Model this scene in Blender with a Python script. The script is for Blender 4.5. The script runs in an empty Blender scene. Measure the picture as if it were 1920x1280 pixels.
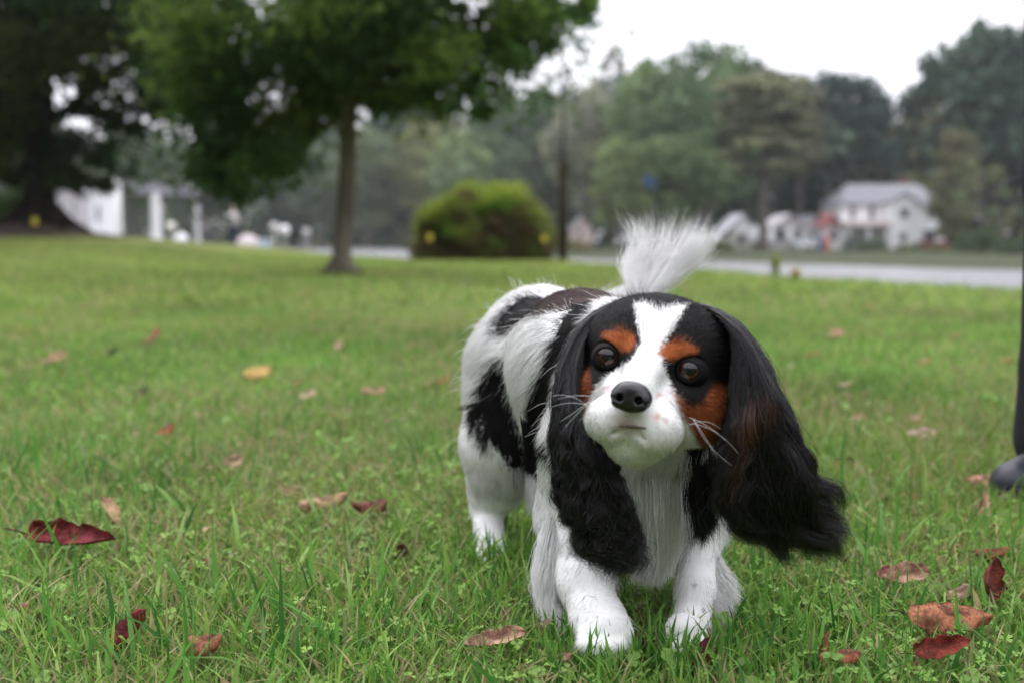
import bpy, math, random
import numpy as np
from mathutils import Vector, Matrix
PI = math.pi
random.seed(7)
rng = np.random.default_rng(11)
S = bpy.context.scene

# ------------------------------------------------------------------ camera
FPX = 2000.0                      # focal length in pixels of the 1920 wide photo
CAM_Z = 0.40
PITCH = math.atan(190 / FPX)
cd = bpy.data.cameras.new('camera'); cam = bpy.data.objects.new('camera', cd)
S.collection.objects.link(cam); S.camera = cam
cam.location = (0, 0, CAM_Z); cam.rotation_euler = (PI/2 - PITCH, 0, 0)
cd.sensor_width = 36; cd.lens = 36 * FPX / 1920
cd.clip_start = 0.02; cd.clip_end = 3000
cd.dof.use_dof = True; cd.dof.focus_distance = 1.02; cd.dof.aperture_fstop = 3.5
S.render.resolution_x, S.render.resolution_y = 1024, 682

# ------------------------------------------------------------------ light
SUN_EL, SUN_AZ = math.radians(58), math.radians(-25)
SKY_Z = 2.3
w = bpy.data.worlds.new('World'); S.world = w; w.use_nodes = True
nt = w.node_tree; nt.nodes.clear()
sky = nt.nodes.new('ShaderNodeTexSky'); sky.sky_type = 'NISHITA'; sky.sun_disc = False
sky.sun_elevation = SUN_EL; sky.sun_rotation = SUN_AZ; sky.air_density = 1.0; sky.dust_density = 3
skb = nt.nodes.new('ShaderNodeBackground'); skb.inputs[1].default_value = 0.10
nt.links.new(sky.outputs[0], skb.inputs[0])
# closed cloud deck over the clear sky
tc = nt.nodes.new('ShaderNodeTexCoord')
nz = nt.nodes.new('ShaderNodeTexNoise'); nz.inputs['Scale'].default_value = 1.6; nz.inputs['Detail'].default_value = 4
nt.links.new(tc.outputs['Generated'], nz.inputs['Vector'])
rp = nt.nodes.new('ShaderNodeValToRGB')
rp.color_ramp.elements[0].position = 0.3; rp.color_ramp.elements[0].color = (0.86, 0.87, 0.96, 1)
rp.color_ramp.elements[1].position = 0.7; rp.color_ramp.elements[1].color = (1.0, 1.0, 1.05, 1)
nt.links.new(nz.outputs[0], rp.inputs[0])
clb = nt.nodes.new('ShaderNodeBackground')
# an overcast sky is about three times brighter overhead than at the horizon
sx_ = nt.nodes.new('ShaderNodeSeparateXYZ'); nt.links.new(tc.outputs['Generated'], sx_.inputs[0])
mr = nt.nodes.new('ShaderNodeMapRange'); mr.inputs['From Min'].default_value = 0; mr.inputs['From Max'].default_value = 1
mr.inputs['To Min'].default_value = SKY_Z/3; mr.inputs['To Max'].default_value = SKY_Z; nt.links.new(sx_.outputs['Z'], mr.inputs['Value'])
nt.links.new(mr.outputs[0], clb.inputs[1])
nt.links.new(rp.outputs[0], clb.inputs[0])
mx = nt.nodes.new('ShaderNodeMixShader'); mx.inputs[0].default_value = 0.9
wo = nt.nodes.new('ShaderNodeOutputWorld')
nt.links.new(skb.outputs[0], mx.inputs[1]); nt.links.new(clb.outputs[0], mx.inputs[2]); nt.links.new(mx.outputs[0], wo.inputs[0])
sd = bpy.data.lights.new('sun', 'SUN'); sun = bpy.data.objects.new('sun', sd); S.collection.objects.link(sun)
sd.energy = 0.7; sd.angle = math.radians(40); sd.color = (1, 0.98, 0.94)
sdir = Vector((math.sin(SUN_AZ)*math.cos(SUN_EL), math.cos(SUN_AZ)*math.cos(SUN_EL), math.sin(SUN_EL)))
sun.rotation_euler = sdir.to_track_quat('Z', 'Y').to_euler()
S.view_settings.view_transform = 'Standard'; S.view_settings.look = 'None'
S.view_settings.exposure = 0.72; S.view_settings.gamma = 1
S.render.engine = 'CYCLES'
S.cycles.use_denoising = True
S.cycles.volume_bounces = 1; S.cycles.max_bounces = 8; S.cycles.diffuse_bounces = 3; S.cycles.transparent_max_bounces = 8
try:
    S.cycles_curves.shape = 'RIBBONS'; S.cycles_curves.subdivisions = 1
except Exception: pass

# ------------------------------------------------------------------ helpers
CP, SP_ = math.cos(PITCH), math.sin(PITCH)
def P(px, py, Y):
    """a point of the place at distance Y, seen in the photo at px, py"""
    u = (px - 960) / FPX; v = -(py - 640) / FPX
    t = Y / (CP + v * SP_)
    return np.array((u * t, Y, CAM_Z + t * (v * CP - SP_)))
def link(o, parent=None):
    S.collection.objects.link(o)
    if parent is not None: o.parent = parent
    return o
def tag(o, label=None, cat=None, group=None, kind=None):
    if label: o['label'] = label
    if cat: o['category'] = cat
    if group: o['group'] = group
    if kind: o['kind'] = kind
    return o
def empty(name, loc, label=None, cat=None, group=None, rz=0):
    o = bpy.data.objects.new(name, None); link(o); o.location = tuple(loc); o.rotation_euler = (0, 0, rz)
    o.empty_display_size = .05
    return tag(o, label, cat, group)
def fast_mesh(name, V, quads=None, tris=None, col=None, mat=None, parent=None, smooth=True, link_it=True):
    V = np.asarray(V, dtype=np.float32).reshape(-1, 3)
    q = np.zeros((0, 4), int) if quads is None else np.asarray(quads, int).reshape(-1, 4)
    t = np.zeros((0, 3), int) if tris is None else np.asarray(tris, int).reshape(-1, 3)
    me = bpy.data.meshes.new(name)
    me.vertices.add(len(V)); me.vertices.foreach_set('co', V.ravel())
    me.loops.add(len(q)*4 + len(t)*3)
    me.loops.foreach_set('vertex_index', np.concatenate((q.ravel(), t.ravel())).astype(np.int32))
    me.polygons.add(len(q) + len(t))
    st = np.concatenate((np.arange(len(q))*4, len(q)*4 + np.arange(len(t))*3)).astype(np.int32)
    me.polygons.foreach_set('loop_start', st)
    me.polygons.foreach_set('use_smooth', np.full(len(q)+len(t), smooth))
    me.update(calc_edges=True)
    if col is not None:
        a = me.attributes.new('tint', 'FLOAT_COLOR', 'POINT')
        c = np.ones((len(V), 4), np.float32); c[:, :3] = col
        a.data.foreach_set('color', c.ravel())
    if mat: me.materials.append(mat)
    o = bpy.data.objects.new(name, me)
    if link_it: link(o, parent)
    return o
class MB:
    """collects boxes, tubes and lathes into one mesh"""
    def __init__(s): s.v, s.q, s.t = [], [], []; s.n = 0
    def add(s, V, q=(), t=()):
        V = np.asarray(V, float); s.v.append(V)
        if len(q): s.q.append(np.asarray(q) + s.n)
        if len(t): s.t.append(np.asarray(t) + s.n)
        s.n += len(V); return s
    def box(s, c, d, rz=0):
        c = np.array(c, float); d = np.array(d, float) / 2
        V = np.array([(x, y, z) for x in (-1, 1) for y in (-1, 1) for z in (-1, 1)]) * d
        if rz:
            R = np.array(((math.cos(rz), -math.sin(rz), 0), (math.sin(rz), math.cos(rz), 0), (0, 0, 1))); V = V @ R.T
        return s.add(V + c, [(0,1,3,2), (4,6,7,5), (0,4,5,1), (2,3,7,6), (0,2,6,4), (1,5,7,3)])
    def tube(s, pts, rad, seg=8, cap=True):
        pts = np.array(pts, float); n = len(pts); rad = np.broadcast_to(np.array(rad, float), (n,))
        tg = np.gradient(pts, axis=0); tg /= np.linalg.norm(tg, axis=1)[:, None] + 1e-9
        up = np.array((0.13, 0.21, 1.0)) if abs(tg[0][2]) < 0.9 else np.array((1.0, 0.1, 0))
        V = []
        for i in range(n):
            a = np.cross(tg[i], up); a /= np.linalg.norm(a); b = np.cross(tg[i], a)
            th = np.arange(seg) * 2 * PI / seg
            V.append(pts[i] + rad[i]*(np.cos(th)[:, None]*a + np.sin(th)[:, None]*b))
        V = np.concatenate(V); q = []
        for i in range(n-1):
            for k in range(seg): q.append((i*seg+k, i*seg+(k+1) % seg, (i+1)*seg+(k+1) % seg, (i+1)*seg+k))
        t = []
        if cap:
            V = np.vstack((V, pts[0], pts[-1])); m = n*seg
            for k in range(seg):
                t.append((m, (k+1) % seg, k)); t.append((m+1, (n-1)*seg+k, (n-1)*seg+(k+1) % seg))
        return s.add(V, q, t)
    def prism(s, prof, y0, y1):
        """profile of (x,z) swept along y"""
        n = len(prof); V = [(x, y0, z) for x, z in prof] + [(x, y1, z) for x, z in prof]
        q = [(k, (k+1) % n, n+(k+1) % n, n+k) for k in range(n)]; t = []
        for k in range(1, n-1): t.append((0, k, k+1)); t.append((n, n+k+1, n+k))
        return s.add(V, q, t)
    def build(s, name, mat, parent=None, smooth=False, link_it=True):
        return fast_mesh(name, np.concatenate(s.v), np.concatenate(s.q) if s.q else None,
                         np.concatenate(s.t) if s.t else None, None, mat, parent, smooth, link_it)

# ------------------------------------------------------------------ materials
def new_mat(name):
    m = bpy.data.materials.new(name); m.use_nodes = True
    return m, m.node_tree, m.node_tree.nodes['Principled BSDF']
def noise_mat(name, c1, c2, scale=8, rough=.8, bump=.0, stretch=(1,1,1), detail=5, spec=.3, objcol=False):
    m, t, b = new_mat(name)
    co = t.nodes.new('ShaderNodeTexCoord'); mp = t.nodes.new('ShaderNodeMapping'); mp.inputs['Scale'].default_value = stretch
    n = t.nodes.new('ShaderNodeTexNoise'); n.inputs['Scale'].default_value = scale; n.inputs['Detail'].default_value = detail
    r = t.nodes.new('ShaderNodeValToRGB'); r.color_ramp.elements[0].position = .35; r.color_ramp.elements[1].position = .65
    r.color_ramp.elements[0].color = (*c1, 1); r.color_ramp.elements[1].color = (*c2, 1)
    t.links.new(co.outputs['Object'], mp.inputs[0]); t.links.new(mp.outputs[0], n.inputs['Vector'])
    t.links.new(n.outputs[0], r.inputs[0]); out = r.outputs[0]
    if objcol:
        oi = t.nodes.new('ShaderNodeObjectInfo'); mm = t.nodes.new('ShaderNodeMix'); mm.data_type = 'RGBA'; mm.blend_type = 'MULTIPLY'
        mm.inputs[0].default_value = 1; t.links.new(out, mm.inputs[6]); t.links.new(oi.outputs['Color'], mm.inputs[7]); out = mm.outputs[2]
    t.links.new(out, b.inputs['Base Color'])
    b.inputs['Roughness'].default_value = rough; b.inputs['Specular IOR Level'].default_value = spec
    if bump:
        bm = t.nodes.new('ShaderNodeBump'); bm.inputs['Strength'].default_value = bump; bm.inputs['Distance'].default_value = .02
        t.links.new(n.outputs[0], bm.inputs['Height']); t.links.new(bm.outputs[0], b.inputs['Normal'])
    return m
def tint_mat(name, rough=.6, transl=0.0, spec=.3, objcol=False, gain=1.0):
    """colour stored on the geometry itself, with optional light coming through"""
    m, t, b = new_mat(name)
    a = t.nodes.new('ShaderNodeAttribute'); a.attribute_name = 'tint'; out = a.outputs['Color']
    if objcol:
        oi = t.nodes.new('ShaderNodeObjectInfo'); mm = t.nodes.new('ShaderNodeMix'); mm.data_type = 'RGBA'; mm.blend_type = 'MULTIPLY'
        mm.inputs[0].default_value = 1; t.links.new(out, mm.inputs[6]); t.links.new(oi.outputs['Color'], mm.inputs[7]); out = mm.outputs[2]
    t.links.new(out, b.inputs['Base Color'])
    b.inputs['Roughness'].default_value = rough; b.inputs['Specular IOR Level'].default_value = spec
    if transl:
        tr = t.nodes.new('ShaderNodeBsdfTranslucent'); t.links.new(out, tr.inputs[0])
        ms = t.nodes.new('ShaderNodeMixShader'); ms.inputs[0].default_value = transl
        t.links.new(b.outputs[0], ms.inputs[1]); t.links.new(tr.outputs[0], ms.inputs[2])
        t.links.new(ms.outputs[0], t.nodes['Material Output'].inputs[0])
    return m
def plain(name, c, rough=.6, spec=.4, objcol=False):
    return noise_mat(name, tuple(x*.88 for x in c), tuple(min(1, x*1.06) for x in c), 6, rough, 0, spec=spec, objcol=objcol)
M_leaf = tint_mat('leaf_green', .6, .48, .12)
M_farleaf = tint_mat('far_foliage', .8, .2, .1, objcol=True)
M_grass = tint_mat('grass_blade', .5, .38, .35)
M_bark = noise_mat('bark', (.08, .063, .05), (.18, .15, .12), 9, .95, .8, (1, 1, .2))
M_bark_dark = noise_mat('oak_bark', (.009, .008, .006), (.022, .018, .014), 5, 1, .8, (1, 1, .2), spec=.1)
M_white = plain('white_paint', (.78, .78, .8), .6)
M_trim = plain('trim_paint', (.6, .6, .62), .6)
M_roof = noise_mat('grey_shingles', (.16, .16, .18), (.25, .25, .27), 3, .9)
M_glass = plain('window_glass', (.03, .045, .05), .12, .6)
M_brick = noise_mat('red_brick', (.16, .06, .05), (.25, .10, .08), 4, .9)
M_wood = noise_mat('weathered_wood', (.014, .011, .006), (.030, .024, .015), 12, 1, .4, (1, 1, .15), spec=.05)

# ------------------------------------------------------------------ terrain
crx = np.array([-400, -60, -24, -10, -4.9, -1.95, .85, 1.5, 2.35, 2.7, 2.97, 4.03, 8, 14, 400])
cry = np.array([90, 62, 50, 36, 26.5, 21, 20, 17, 14.2, 12.9, 11.4, 8.5, 7.2, 6.5, 6.0])
fx = np.array([-500, -60, -25, -15, 1, 6, 14, 19, 21, 24.5, 60, 500.])
fy = np.array([240, 225, 215, 195, 86, 75, 66, 56, 51, 46, 42, 38.])
def H(x, y):
    x = np.asarray(x, float); y = np.asarray(y, float)
    s = y - np.interp(x, crx, cry)
    near = -np.clip(s, 0, 6) * .22
    near = near * np.clip(s/1.5, 0, 1)
    # the ground swells towards the big tree on the left
    near = near + .55*np.exp(-(((x+12.6)/6)**2 + ((y-27.5)/7)**2))
    near = near + .10*np.clip((y-20)/20, 0, 1)*np.clip((-x-6)/8, 0, 1)*(s < 0)
    near = near + .012*np.sin(x*1.7+.4)*np.sin(y*1.3) * np.clip((y-1.5)/3, 0, 1)
    f = y - np.interp(x, fx, fy)
    far = -1.2 + np.clip(f, 0, 4)*.11 + np.clip(f-4, 0, 200)*.003
    return np.where(f > -4, np.maximum(near, far + np.minimum(f, 0)*.1), near)
def ground(x, y): return float(H(x, y))
def gpoint(px, py):
    """where the ground is seen at px, py"""
    lo, hi = .5, 400.
    for Y in np.geomspace(.5, 300, 4000):
        p = P(px, py, Y)
        if p[2] <= ground(p[0], p[1]): return p
    return P(px, py, 300)
xs = np.sinh(np.linspace(-6.9, 6.9, 321)) * .9; ys = np.concatenate((np.linspace(-30, .5, 12), np.geomspace(.6, 420, 300)))
X, Y = np.meshgrid(xs, ys); Z = H(X, Y)
n, m = X.shape
idx = np.arange(n*m).reshape(n, m)
q = np.stack((idx[:-1, :-1], idx[:-1, 1:], idx[1:, 1:], idx[1:, :-1]), -1).reshape(-1, 4)
c = np.zeros((n, m, 3)); c[:] = (.075, .085, .028)
s_ = Y - np.interp(X, crx, cry); f_ = Y - np.interp(X, fx, fy)
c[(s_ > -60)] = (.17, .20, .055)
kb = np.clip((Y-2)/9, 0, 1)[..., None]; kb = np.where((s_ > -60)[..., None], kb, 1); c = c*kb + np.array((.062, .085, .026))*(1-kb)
c[(s_ > 2.0)] = (.09, .085, .04)
c[f_ > 0] = (.05, .058, .033)
c[(f_ > 0) & (X < -2)] = (.26, .25, .09)
V = np.stack((X, Y, Z), -1)
M_ground = tint_mat('lawn_soil', .95, 0, .1)
t = M_ground.node_tree; b = t.nodes['Principled BSDF']; a = [x for x in t.nodes if x.type == 'ATTRIBUTE'][0]
nn = t.nodes.new('ShaderNodeTexNoise'); nn.inputs['Scale'].default_value = .9; nn.inputs['Detail'].default_value = 8
rr = t.nodes.new('ShaderNodeValToRGB'); rr.color_ramp.elements[0].position = .3; rr.color_ramp.elements[1].position = .7
rr.color_ramp.elements[0].color = (.72, .74, .7, 1); rr.color_ramp.elements[1].color = (1.25, 1.2, 1.1, 1)
co = t.nodes.new('ShaderNodeTexCoord'); t.links.new(co.outputs['Object'], nn.inputs['Vector']); t.links.new(nn.outputs[0], rr.inputs[0])
mm = t.nodes.new('ShaderNodeMix'); mm.data_type = 'RGBA'; mm.blend_type = 'MULTIPLY'; mm.inputs[0].default_value = 1
t.links.new(a.outputs['Color'], mm.inputs[6]); t.links.new(rr.outputs[0], mm.inputs[7]); t.links.new(mm.outputs[2], b.inputs['Base Color'])
tag(fast_mesh('ground', V.reshape(-1, 3), q, None, c.reshape(-1, 3), M_ground), 'green lawn sloping down to the lake', None, None, 'structure')

Mw, t, b = new_mat('lake_water')
b.inputs['Base Color'].default_value = (.23, .23, .24, 1); b.inputs['Roughness'].default_value = .25; b.inputs['IOR'].default_value = 1.33
nn = t.nodes.new('ShaderNodeTexNoise'); nn.inputs['Scale'].default_value = 2.2; nn.inputs['Detail'].default_value = 6
co = t.nodes.new('ShaderNodeTexCoord'); t.links.new(co.outputs['Object'], nn.inputs['Vector'])
bm_ = t.nodes.new('ShaderNodeBump'); bm_.inputs['Strength'].default_value = 1; bm_.inputs['Distance'].default_value = .45
t.links.new(nn.outputs[0], bm_.inputs['Height']); t.links.new(bm_.outputs[0], b.inputs['Normal'])
wm = MB(); wm.add([(-500, 5, -1), (500, 5, -1), (500, 300, -1), (-500, 300, -1)], [(0, 1, 2, 3)])
tag(wm.build('lake_water', Mw), 'pale still lake water behind the lawn', None, None, 'structure')

# ------------------------------------------------------------------ grass
def blades(xy, z0, h, wd, lean, col, seed=0):
    r = np.random.default_rng(seed); N = len(xy)
    az = r.uniform(0, 2*PI, N); fz = r.uniform(0, 2*PI, N)
    side = np.stack((np.cos(fz), np.sin(fz), np.zeros(N)), 1)
    ld = np.stack((np.cos(az), np.sin(az), np.zeros(N)), 1)
    V = np.zeros((N, 7, 3)); base = np.column_stack((xy, z0))
    k = 0
    for lv, ww in ((0, .8), (.38, 1.0), (.72, .62), (1., 0)):
        p = base + np.array((0, 0, 1.0))*(h*lv*(1-.25*lean*lv))[:, None] + ld*(h*lean*lv**1.8)[:, None]
        if lv < 1:
            V[:, k] = p - side*(wd*ww/2)[:, None]; V[:, k+1] = p + side*(wd*ww/2)[:, None]; k += 2
        else: V[:, k] = p
    o = (np.arange(N)*7)[:, None]
    q = np.concatenate((o + np.array([[0, 1, 3, 2]]), o + np.array([[2, 3, 5, 4]])))
    t = o + np.array([[4, 5, 6]])
    C = np.repeat(col[:, None, :], 7, 1)
    return V.reshape(-1, 3), q, t, C.reshape(-1, 3)
def in_wedge(N, y0, y1, r, pw=2.0, extra=.3, k=.62):
    """scatter over the ground the lens and a side step can see"""
    out = []
    while sum(len(o) for o in out) < N:
        y = r.uniform(y0, y1, N*2); x = r.uniform(-1, 1, N*2)*(k*y1+extra)
        ok = np.abs(x) < k*y + extra; out.append(np.column_stack((x, y))[ok])
    return np.concatenate(out)[:N]
def fbm(x, y, s, seed=0):
    r = np.random.default_rng(seed); v = np.zeros_like(x)
    for k in range(7):
        a = r.uniform(0, 2*PI); f = s*(1.5**k)*.6; v += np.sin((x*np.cos(a)+y*np.sin(a))*f + r.uniform(0, 6.3)) / (1.2**k)
    return v / 3.2
def grass_cols(xy, r, dry=.12, far=0):
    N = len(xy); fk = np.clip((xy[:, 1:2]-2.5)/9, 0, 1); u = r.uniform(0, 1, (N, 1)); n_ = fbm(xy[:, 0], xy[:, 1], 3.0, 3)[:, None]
    g1 = np.array((.15, .29, .052)); g2 = np.array((.29, .44, .09)); g3 = np.array((.055, .145, .028))
    c = g3 + (g1-g3)*np.clip(u*2, 0, 1) + (g2-g1)*np.clip(u*2-1, 0, 1)
    c = c*(1 + .34*n_)
    yl = np.clip(fbm(xy[:, 0], xy[:, 1], 1.8, 9), 0, 1)[:, None]
    c = c*(1-.35*yl) + np.array((.26, .34, .06))*.35*yl
    c = c*(1-fk) + fk*(c*np.array((1.15, 1.0, 1.1)) + np.array((.03, .02, .008)))  # grazing-angle light put into the colour: distant blades paler and yellower
    d = r.uniform(0, 1, N) < 1.2*dry*(1+1.7*fbm(xy[:, 0], xy[:, 1], 3.2, 5))
    c[d] = np.array((.42, .34, .17))*r.uniform(.6, 1.15, (d.sum(), 1))
    return c
gv, gq, gt, gc = [], [], [], []; off = 0
def add_blades(N, y0, y1, hm, hs, wm_, lean, dry, seed, extra=.3, patch=0, tone=None):
    global off
    r = np.random.default_rng(seed); xy = in_wedge(N, y0, y1, r, extra=extra, k=.62 if y1 < 3 else .85)
    if patch:
        k = fbm(xy[:, 0], xy[:, 1], patch, seed) + r.normal(0, .25, len(xy)) > .12; xy = xy[k]
    n = len(xy)
    sh = np.interp(xy[:, 0], crx, cry); xy = xy[xy[:, 1] < sh + 2.5]; n = len(xy)
    h = np.clip(r.normal(hm, hs, n), hm*.35, hm*2.2) * (1 + .25*fbm(xy[:, 0], xy[:, 1], 5, 2))
    wd = wm_*r.uniform(.6, 1.35, n)
    le = np.clip(r.normal(lean, .3, n), 0, 1.5)
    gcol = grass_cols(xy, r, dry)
    if tone is not None: gcol = gcol*np.array(tone)
    V, q, t, C = blades(xy, H(xy[:, 0], xy[:, 1]) - .002, h, wd, le, gcol, seed+1)
    gv.append(V); gq.append(q+off); gt.append(t+off); gc.append(C); off += len(V)
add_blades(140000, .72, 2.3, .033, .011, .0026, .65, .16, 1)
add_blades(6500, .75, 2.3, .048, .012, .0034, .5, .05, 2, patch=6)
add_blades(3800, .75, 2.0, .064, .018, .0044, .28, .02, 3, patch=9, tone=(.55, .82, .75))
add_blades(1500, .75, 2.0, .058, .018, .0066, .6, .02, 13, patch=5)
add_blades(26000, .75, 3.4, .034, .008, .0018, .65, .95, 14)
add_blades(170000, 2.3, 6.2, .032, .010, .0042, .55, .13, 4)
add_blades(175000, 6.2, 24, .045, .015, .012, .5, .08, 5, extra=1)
r = np.random.default_rng(17); xy = []
for cx_, cy_, sx_, sy_, k in ((.085, .945, .05, .02, 90), (.17, .965, .05, .02, 90), (.13, 1.0, .09, .03, 90), (-.03, 1.26, .05, .03, 130), (.27, .93, .09, .06, 150), (-.12, 1.06, .10, .06, 150), (.33, 1.1, .1, .06, 70), (.0, 1.12, .05, .05, 80)):
    xy.append(np.column_stack((r.normal(cx_, sx_, k), r.normal(cy_, sy_, k))))
xy = np.concatenate(xy); nb = len(xy)
V, q, t, C = blades(xy, H(xy[:, 0], xy[:, 1]) - .002, r.uniform(.028, .058, nb), r.uniform(.0025, .0055, nb), r.uniform(.05, .55, nb), grass_cols(xy, r, .05)*np.array((.7, .9, .8)), 18)
gv.append(V); gq.append(q+off); gt.append(t+off); gc.append(C); off += len(V)
gr = fast_mesh('grass', np.concatenate(gv), np.concatenate(gq), np.concatenate(gt), np.concatenate(gc), M_grass)
tag(gr, 'green lawn grass with dry blades mixed in', 'grass', None, 'stuff')
# clover and small broad-leaved weeds in the sward
def leaflets(N, y0, y1, seed, size, nleaf, col, zr, patch):
    r = np.random.default_rng(seed); xy = in_wedge(N, y0, y1, r)
    k = fbm(xy[:, 0], xy[:, 1], patch, seed) + r.normal(0, .3, len(xy)) > .1; xy = xy[k]; N = len(xy)
    z = H(xy[:, 0], xy[:, 1]) + r.uniform(*zr, N); a0 = r.uniform(0, 2*PI, N); s = size*r.uniform(.6, 1.3, N)
    cc = np.array(col)*r.uniform(.7, 1.35, (N, 1)); Vs, Qs, Cs = [], [], []
    til = r.normal(0, .35, (N, 2))
    for j in range(nleaf):
        a = a0 + j*2*PI/nleaf + r.normal(0, .15, N); d = np.stack((np.cos(a), np.sin(a)), 1); e = np.stack((-np.sin(a), np.cos(a)), 1)
        def pt(u, v, zz):
            p = d*(u*s)[:, None] + e*(v*s)[:, None]
            return np.column_stack((xy + p, z + zz*s + (p*til).sum(1)))
        V = np.stack((pt(0, 0, 0), pt(.55, .42, .22), pt(.75, .40, .22), pt(1.0, 0, .05), pt(.75, -.40, .22), pt(.55, -.42, .22)), 1)
        o = (len(Vs)*N*6 + np.arange(N)*6)[:, None]
        Vs.append(V.reshape(-1, 3)); Qs.append(np.concatenate((o+np.array([[0, 1, 2, 3]]), o+np.array([[0, 3, 4, 5]]))))
        Cs.append(np.repeat(cc, 6, 0))
    return np.concatenate(Vs), np.concatenate(Qs), np.concatenate(Cs)
L_ = leaflets(4200, .74, 5.0, 31, .0095, 1, (.36, .25, .14), (.008, .032), 6)
L2 = leaflets(2600, .74, 5.0, 32, .0115, 1, (.16, .085, .05), (.006, .030), 4)
o = fast_mesh('leaf_litter', np.concatenate((L_[0], L2[0])), np.concatenate((L_[1], L2[1]+len(L_[0]))), None, np.concatenate((L_[2], L2[2])), M_grass)
tag(o, 'tan and brown crumbs of dead leaf caught in the grass', 'leaf litter', None, 'stuff')
A = leaflets(20000, .74, 2.6, 21, .0062, 3, (.19, .33, .055), (.008, .030), 4)
B = leaflets(2600, .74, 2.6, 22, .0095, 5, (.17, .31, .055), (.006, .028), 7)
o = fast_mesh('clover', np.concatenate((A[0], B[0])), np.concatenate((A[1], B[1]+len(A[0]))), None, np.concatenate((A[2], B[2])), M_grass)
tag(o, 'small clover and weed leaves growing low in the lawn', 'clover', None, 'stuff')

# ================================================================== the dog
def surface_nets(sdf, lo, hi, h):
    lo = np.array(lo, float); hi = np.array(hi, float)
    nn = np.ceil((hi-lo)/h).astype(int) + 1
    ax = [lo[i] + h*np.arange(nn[i]) for i in range(3)]
    D = sdf(ax, nn, h, lo)
    s = D < 0
    c = [s[i:nn[0]-1+i, j:nn[1]-1+j, k:nn[2]-1+k] for i in (0, 1) for j in (0, 1) for k in (0, 1)]
    cnt = sum(x.astype(np.int8) for x in c); act = (cnt > 0) & (cnt < 8)
    ci = np.argwhere(act); vid = -np.ones(act.shape, int); vid[act] = np.arange(len(ci))
    acc = np.zeros((len(ci), 3)); num = np.zeros(len(ci))
    offs = [(i, j, k) for i in (0, 1) for j in (0, 1) for k in (0, 1)]
    for a in range(8):
        for b in range(a+1, 8):
            da = np.array(offs[b]) - np.array(offs[a])
            if np.abs(da).sum() != 1: continue
            A = D[tuple((ci+offs[a]).T)]; B = D[tuple((ci+offs[b]).T)]
            ok = (A < 0) != (B < 0); t = np.where(ok, A/(A-B+1e-12), 0)
            acc[ok] += (np.array(offs[a]) + t[:, None]*da)[ok]; num[ok] += 1
    V = lo + h*(ci + acc/np.maximum(num, 1)[:, None])
    quads = []
    for d in range(3):
        u, v = (d+1) % 3, (d+2) % 3
        sl0 = [slice(None)]*3; sl1 = [slice(None)]*3; sl0[d] = slice(0, -1); sl1[d] = slice(1, None)
        e = s[tuple(sl0)] != s[tuple(sl1)]; pts = np.argwhere(e)
        pts = pts[(pts[:, u] > 0) & (pts[:, v] > 0) & (pts[:, u] < nn[u]-1) & (pts[:, v] < nn[v]-1)]
        fl = s[tuple(pts.T)]
        def g(du, dv):
            p = pts.copy(); p[:, u] -= du; p[:, v] -= dv; return vid[tuple(p.T)]
        Q = np.stack((g(1, 1), g(0, 1), g(0, 0), g(1, 0)), 1)
        Q[~fl] = Q[~fl][:, ::-1]; quads.append(Q)
    Q = np.concatenate(quads); Q = Q[(Q >= 0).all(1)]
    return V, Q
def field(prims, k0=.012):
    """smooth union of tapered capsules and ellipsoids; 'sub' carves"""
    def f(ax, nn, h, lo):
        D = np.full(tuple(nn), .04, np.float32)
        for p in prims:
            kk = p.get('k', k0)
            if p['t'] == 'c':
                a, b = np.array(p['a'], float), np.array(p['b'], float); r = max(p['ra'], p['rb'])
                mn = np.minimum(a, b) - r - .03; mx_ = np.maximum(a, b) + r + .03
            else:
                a = np.array(p['c'], float); r = max(p['r']); mn = a-r-.03; mx_ = a+r+.03
            i0 = np.clip(np.floor((mn-lo)/h).astype(int), 0, nn-1); i1 = np.clip(np.ceil((mx_-lo)/h).astype(int)+1, 1, nn)
            if (i1 <= i0).any(): continue
            gx, gy, gz = np.meshgrid(*[ax[i][i0[i]:i1[i]] for i in range(3)], indexing='ij')
            if p['t'] == 'c':
                ba = b-a; L = (ba**2).sum() + 1e-12
                px_, py_, pz_ = gx-a[0], gy-a[1], gz-a[2]
                t = np.clip((px_*ba[0]+py_*ba[1]+pz_*ba[2])/L, 0, 1)
                d = np.sqrt((px_-t*ba[0])**2+(py_-t*ba[1])**2+(pz_-t*ba[2])**2) - (p['ra']+(p['rb']-p['ra'])*t)
            else:
                R = p.get('R', np.eye(3)); rr_ = p['r']
                px_, py_, pz_ = gx-a[0], gy-a[1], gz-a[2]
                u = [px_*R[0][i]+py_*R[1][i]+pz_*R[2][i] for i in range(3)]
                q0 = np.sqrt(sum((u[i]/rr_[i])**2 for i in range(3))) + 1e-9
                q1 = np.sqrt(sum((u[i]/rr_[i]**2)**2 for i in range(3))) + 1e-9
                d = q0*(q0-1)/q1
            sl = tuple(slice(i0[i], i1[i]) for i in range(3)); O = D[sl]
            if p.get('sub'):
                d = -d; hh = np.clip(.5-.5*(O-d)/kk, 0, 1); D[sl] = O*(1-hh)+d*hh + kk*hh*(1-hh)
            else:
                hh = np.clip(.5+.5*(d-O)/kk, 0, 1); D[sl] = d*(1-hh)+O*hh - kk*hh*(1-hh)
        return D
    return f
def cone(a, ra, b, rb, **k): return dict(t='c', a=a, b=b, ra=ra, rb=rb, **k)
def ell(c, r, R=None, **k):
    d = dict(t='e', c=c, r=r, **k)
    if R is not None: d['R'] = R
    return d
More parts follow.
